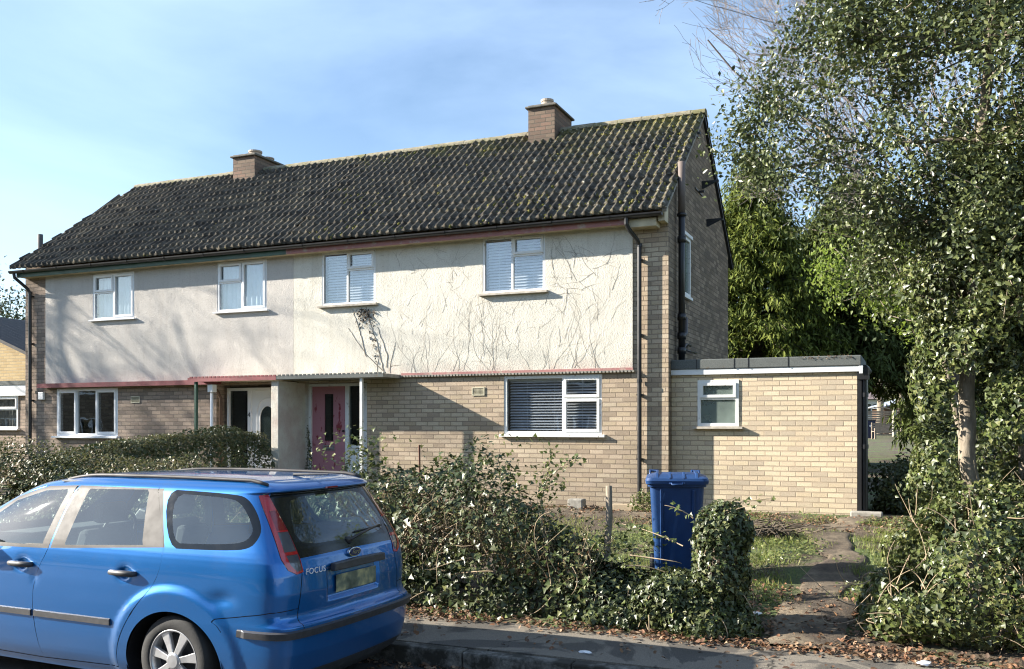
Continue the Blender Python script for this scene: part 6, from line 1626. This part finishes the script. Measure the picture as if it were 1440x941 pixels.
# ================================================================ background
def facing(name, px_, D_, z, label, cat, rz=YAW):
    p = at(px_, D_); T = thing(name, (p[0], p[1], z), label, cat, rz=rz); T['_local'] = 1; return T
# neighbour on the left
NB = thing('neighbour_house', (-22, 17, .6), 'yellow brick neighbour with dark tiled roof at the far left edge', 'house')
mb = MB(); A_ = [(-30, .4), (-18.95, .4), (-18.95, 3.0), (-20.4, 3.55), (-24, 4.9), (-30, 2.65)]
mb.add([(x, 17.0, z) for x, z in A_]+[(x, 24., z) for x, z in A_], [(0, 1, 2, 3, 4, 5), (1, 7, 8, 2)]); mb.build('wall', M['brick_yel'], NB, fixn=False)
mb = MB()
mb.add([(-18.7, 16.9, 2.99), (-24, 16.9, 4.98), (-24, 24, 4.98), (-18.7, 24, 2.99), (-18.7, 16.9, 2.90), (-24, 16.9, 4.89), (-24, 24, 4.89), (-18.7, 24, 2.90)], [(0, 1, 2, 3), (0, 4, 5, 1), (0, 3, 7, 4)])
n = NT('dark_roof_tiles'); sp = n.n('SeparateXYZ', i_0=n.uv()); st_ = n.math('FRACT', n.math('MULTIPLY', sp.outputs[1], 4.5)); rl = n.math('FRACT', n.math('MULTIPLY', sp.outputs[0], 5.0))
M['dtile'] = n.done(n.bsdf(n.ramp(n.noise(8, 5), [(.3, (.016, .014, .013)), (.7, (.042, .037, .033))]), .7, 0, n.bump(n.math('ADD', st_, rl), .9, .03)))
mb.build('roof', M['dtile'], NB, fixn=False)
mb = MB(); mb.quad((-30, 17.6, 2.9), (-18.4, 17.6, 2.9), (-18.4, 21.5, 4.75), (-30, 21.5, 4.75)); mb.quad((-30, 25.5, 2.9), (-18.4, 25.5, 2.9), (-18.4, 21.5, 4.75), (-30, 21.5, 4.75)); mb.add([(-18.4, 17.6, 2.9), (-18.4, 25.5, 2.9), (-18.4, 21.5, 4.75)], [(0, 1, 2)]); mb.build('rear_roof', M['dtile'], NB, fixn=False)
EX = thing('brick_extension', (-22, 16, .6), 'brown brick flat-roofed extension with white fascia and white window, left edge', 'outhouse')
we = hole(-21.0, -19.9, 1.80, 2.60)
mb = MB(); cells(mb, 1, 16.0, -29, -18.9, .3, 2.8, [we]); mb.quad((-18.9, 16, .3), (-18.9, 17.0, .3), (-18.9, 17, 2.8), (-18.9, 16, 2.8)); mb.build('wall', M['brick_l'], EX, fixn=False)
MB().box(-29, -18.8, 15.92, 15.98, 2.60, 2.86).build('fascia', M['upvc'], EX); MB().box(-29, -18.78, 15.90, 17.0, 2.862, 2.96).build('flat_roof', M['felt'], EX)
make_window(EX, *we, 15.98, [(0, 1, .6, 1, True), (0, 1, 0, .6, False)], M['upvc'], M['glass_sky'], curtain=M['curtain_d'], sill=(.07, .04, M['upvc']))
MB().box(-29, -19, 16.8, 16.85, .5, 2.7).build('interior', M['inside'], EX)
mb = MB(); mb.tube([(-20.0, 16.97, 3.0), (-19.85, 16.7, 3.22), (-19.6, 16.6, 3.15)], .02, 8); mb.lathe([(.03, -.04), (.07, .03)], (-19.58, 16.6, 3.12), 12); mb.build('wall_lamp', M['black'], NB)
# trees behind the neighbour
for (px_, D_, h, sd, lb) in ((-6, 42, 8.6, 101, 'bushy evergreen behind the dark roof at the far left'), (20, 46, 7.6, 102, 'smaller bushy tree in the gap left of the brick corner')):
    p = at(px_, D_); z0 = 1.0; T = thing('background_tree', (p[0], p[1], z0), lb, 'tree')
    cent = blob_points(150, [(p[0], p[1], z0+h*.55, 2.2, 2.2, h*.42)], sd, .4, .8, .4); lines = grow(cent, (p[0], p[1], z0), .012, sd, trunk=[(p[0], p[1], z0), (p[0], p[1], z0+h*.3), (p[0], p[1], z0+h*.6)], maxr=.12)
    tubes_np('branches', lines, M['bark_d'], T, k=4); P_, N_ = cluster_leaves(cent, 26, .28, sd); leaves('crown', P_, N_, rng.uniform(.10, .2, len(P_)), 'oval', M['ivy'], T, rnd=.9)
# far garden through the gap on the right (fence, shed, bungalow, bin, bench)
for px_, D_, w_, wd, lb in ((1236, 55, 1.9, 'wood', 'pale slatted arch-topped fence panel in the far garden'), (1276, 56, 1.5, 'wood_b', 'dark brown slatted fence panel in the far garden')):
    T = facing('garden_fence', px_, D_, 1.12, lb, 'fence', YAW)
    mb = MB()
    for k in range(11): mb.box(-w_/2+.05, w_/2-.05, -.012-.006*(k % 2), .012, .12+k*.135, .12+k*.135+.10)
    mb.build('slats', M[wd], T); mb = MB()
    mb.box(-w_/2, -w_/2+.06, -.03, .03, 0, 1.62); mb.box(w_/2-.06, w_/2, -.03, .03, 0, 1.62); mb.build('upright', M[wd], T)
    mb = MB(); xx = np.linspace(-w_/2, w_/2, 13); mb.tube([(x, 0, 1.62+.18*math.cos(x/w_*math.pi)) for x in xx], .035, 6); mb.build('arched_rail', M[wd], T)
T = facing('fence_post', 1258, 54.6, 1.12, 'pale concrete post between the pale and the brown fence panels', 'post'); mb = MB().box(-.10, .10, -.1, .1, 0, 1.75).build('post', M['concrete'], T)
T = facing('wheelie_bin', 1221, 52, 1.10, 'small dark blue bin against the far pale fence', 'wheelie bin')
mb = MB(); mb.add([(-.24, -.25, 0), (.24, -.25, 0), (.24, .25, 0), (-.24, .25, 0), (-.29, -.34, 1.0), (.29, -.34, 1.0), (.29, .34, 1.0), (-.29, .34, 1.0)], [(0, 1, 5, 4), (1, 2, 6, 5), (2, 3, 7, 6), (3, 0, 4, 7), (0, 3, 2, 1), (4, 5, 6, 7)]); mb.build('bin_body', m_plain('navy', (.012, .018, .06), .5), T, bevel=.03)
MB().box(-.31, .31, -.37, .36, 1.0, 1.06).build('lid', M['black'], T, bevel=.02)
MB().lathe([(.0, -.347), (.07, -.346), (.0, -.345)], (0, 0, .72), 12, 1).build('white_mark', M['upvc'], T)
T = facing('garden_bench', 1247, 50, 1.08, 'weathered grey wooden bench in the far garden', 'bench')
MB().box(-.75, .75, -.25, .2, .42, .46).build('seat', M['wood'], T); mb = MB(); [mb.box(-.75, .75, .2, .24, z, z+.09) for z in (.52, .66, .80)]; mb.build('backrest', M['wood'], T)
for x in (-.7, .7):
    MB().box(x-.04, x+.04, -.25, -.18, 0, .62).build('leg', M['wood'], T); MB().box(x-.04, x+.04, .19, .26, 0, .92).build('leg', M['wood'], T)
T = facing('garden_shed', 1276, 60, 1.2, 'small shed with pale sloping roof sheet in the far garden', 'shed')
MB().box(-1.5, 1.4, 0, 2.0, 0, 1.9).build('wall', M['wood_b'], T); mb = MB(); mb.add([(-1.8, -.4, 1.75), (1.7, -.4, 2.75), (1.7, 2.3, 2.75), (-1.8, 2.3, 1.75), (-1.8, -.4, 1.82), (1.7, -.4, 2.82), (1.7, 2.3, 2.82), (-1.8, 2.3, 1.82)], [(0, 1, 2, 3), (4, 7, 6, 5), (0, 4, 5, 1), (1, 5, 6, 2), (2, 6, 7, 3), (3, 7, 4, 0)]); mb.build('roof', m_plain('blue_grey_sheet', (.30, .34, .40), .5), T)
T = facing('bungalow', 1205, 75, 1.4, 'white bungalow with pinkish grey roof beyond the far fence', 'house')
mb = MB().box(-5, 2.3, 0, 6, -.5, 2.5); mb.build('wall', M['upvc'], T)
for x in (-1.2, .4, 1.3):
    fr = MB().box(x-.05, x+.75, -.06, -.002, 1.2, 2.2).build('window', M['upvc'], T); MB().box(x, x+.70, -.07, -.062, 1.25, 2.15).build('pane', M['glass_dark'], fr)
mb = MB(); mb.add([(-5.3, -.4, 2.55), (2.7, -.4, 2.55), (2.7, 6.4, 2.55), (-5.3, 6.4, 2.55), (-3, 3, 4.9), (-.6, 3, 4.9)], [(0, 1, 5, 4), (1, 2, 5), (2, 3, 4, 5), (3, 0, 4)]); mb.build('roof', m_plain('pinkish_roof', (.24, .19, .19), .85, var=.1), T)
T = facing('brick_house', 1180, 95, 1.8, 'brown brick house with tiled roof far beyond the conifers', 'house')
mb = MB().box(-9, 9, 0, 8, -1, 5.0); mb.build('wall', M['brick'], T); mb = MB(); mb.add([(-9.4, -.4, 4.9), (9.4, -.4, 4.9), (9.4, 8.4, 4.9), (-9.4, 8.4, 4.9), (-9.4, 4, 8.6), (9.4, 4, 8.6)], [(0, 1, 5, 4), (2, 3, 4, 5), (1, 2, 5), (3, 0, 4)]); mb.build('roof', m_plain('brown_tile', (.13, .095, .075), .9), T)
for x in (-6, -2, 3, 6.5):
    fr = MB().box(x-.6, x+.6, -.06, -.003, 2.9, 4.2).build('window', M['upvc'], T); MB().box(x-.52, x+.52, -.07, -.063, 2.98, 4.12).build('pane', M['glass_dark'], fr)
# distant garden trees closing the view
far = [(1290, 70, 9, 3.2), (1335, 62, 8, 3.0), (1250, 105, 11, 4.5), (1400, 80, 10, 4), (1195, 110, 10, 4.5)]
labs = ['leafy tree behind the far shed', 'round evergreen right of the far shed', 'distant tree over the bungalow roof', 'distant evergreen behind the ivy-clad trunk', 'distant tree left of the far bungalow']
for i, (px_, D_, h, r_) in enumerate(far):
    p = at(px_, D_); z0 = 1.3; T = thing('background_tree', (p[0], p[1], z0), labs[i], 'tree')
    cent = blob_points(170, [(p[0], p[1], z0+h*.55, r_, r_, h*.45)], 110+i, .35, .6, .45); lines = grow(cent, (p[0], p[1], z0), .02, 120+i, trunk=[(p[0], p[1], z0-.3), (p[0], p[1], z0+h*.3), (p[0], p[1], z0+h*.6)], maxr=.2)
    tubes_np('branches', lines, M['bark_d'], T, k=4); P_, N_ = cluster_leaves(cent, 24, .38, 130+i); leaves('crown', P_, N_, rng.uniform(.16, .32, len(P_)), 'oval', M['conifer_d' if i % 2 else 'ivy_l'], T, rnd=.9)
# house across the street (seen in the glass and the paint)
OP = thing('brick_house', (-9, -12, .3), 'brown brick house across the road with dark roof, reflected in windows', 'house')
mb = MB(); wl = [hole(x, x+1.6, 1.1, 2.3) for x in (-20, -15, -8, -3, 4)]+[hole(x, x+1.4, 3.7, 4.8) for x in (-20, -14.5, -8, -3, 4)]
cells(mb, 1, -12.0, -24, 9, .2, 5.2, wl); mb.quad((-24, -12, .2), (-24, -18, .2), (-24, -18, 5.2), (-24, -12, 5.2)); mb.quad((9, -12, .2), (9, -18, .2), (9, -18, 5.2), (9, -12, 5.2)); mb.build('wall', M['brick_gable'], OP, fixn=False)
mb = MB(); mb.add([(-24.4, -11.6, 5.1), (9.4, -11.6, 5.1), (9.4, -18.4, 5.1), (-24.4, -18.4, 5.1), (-24.4, -15, 7.6), (9.4, -15, 7.6)], [(0, 1, 5, 4), (2, 3, 4, 5), (1, 2, 5), (3, 0, 4), (0, 3, 2, 1)]); mb.build('roof', M['dtile'], OP)
for h in wl:
    mb = MB()
    x0, x1, z0, z1 = h; ring(mb, x0, x1, z0, z1, .07, -12.06, -12.0); mb.box((x0+x1)/2-.03, (x0+x1)/2+.03, -12.06, -12.0, z0, z1); fr = mb.build('window', M['upvc'], OP); MB().box(x0, x1, -12.10, -12.08, z0, z1).build('pane', M['glass_dark'], fr)
MB().box(-23, 8, -13, -12.9, .3, 5).build('interior', M['inside'], OP)
T = thing('roadside_hedge', (-8, -5.4, .1), 'clipped green hedge across the road', 'hedge')
P_ = np.stack([rng.uniform(-24, 10, 14000), rng.uniform(-5.9, -5.0, 14000), rng.uniform(.1, 1.15, 14000)], 1); leaves('leaves', P_, np.tile([0, .5, .5], (14000, 1)), .09, 'oval', M['ivy'], T, rnd=1.)

dup(OP, (-47, -13, .3), label='second brick house across the road, further down the street')

for o in list(scene.objects):
    if o.parent is None and o.get('category') and not o.get('group'):
        nm = o.name.split('.')[0]
        g = {'conifer': 'conifers behind the houses', 'background_tree': 'garden trees far behind', 'front_hedge': 'front garden hedges', 'garden_fence': 'far fence panels', 'bare_tree': 'bare trunks in the far garden',
             'evergreen_shrub': 'shrubs in the side garden', 'paper_scrap': 'scraps of litter', 'stone_block': 'concrete blocks at the wall foot', 'leafless_tree': 'leafless trees', 'brick_house': 'other brick houses', 'wheelie_bin': 'blue wheelie bins'}.get(nm)
        if g: o['group'] = g
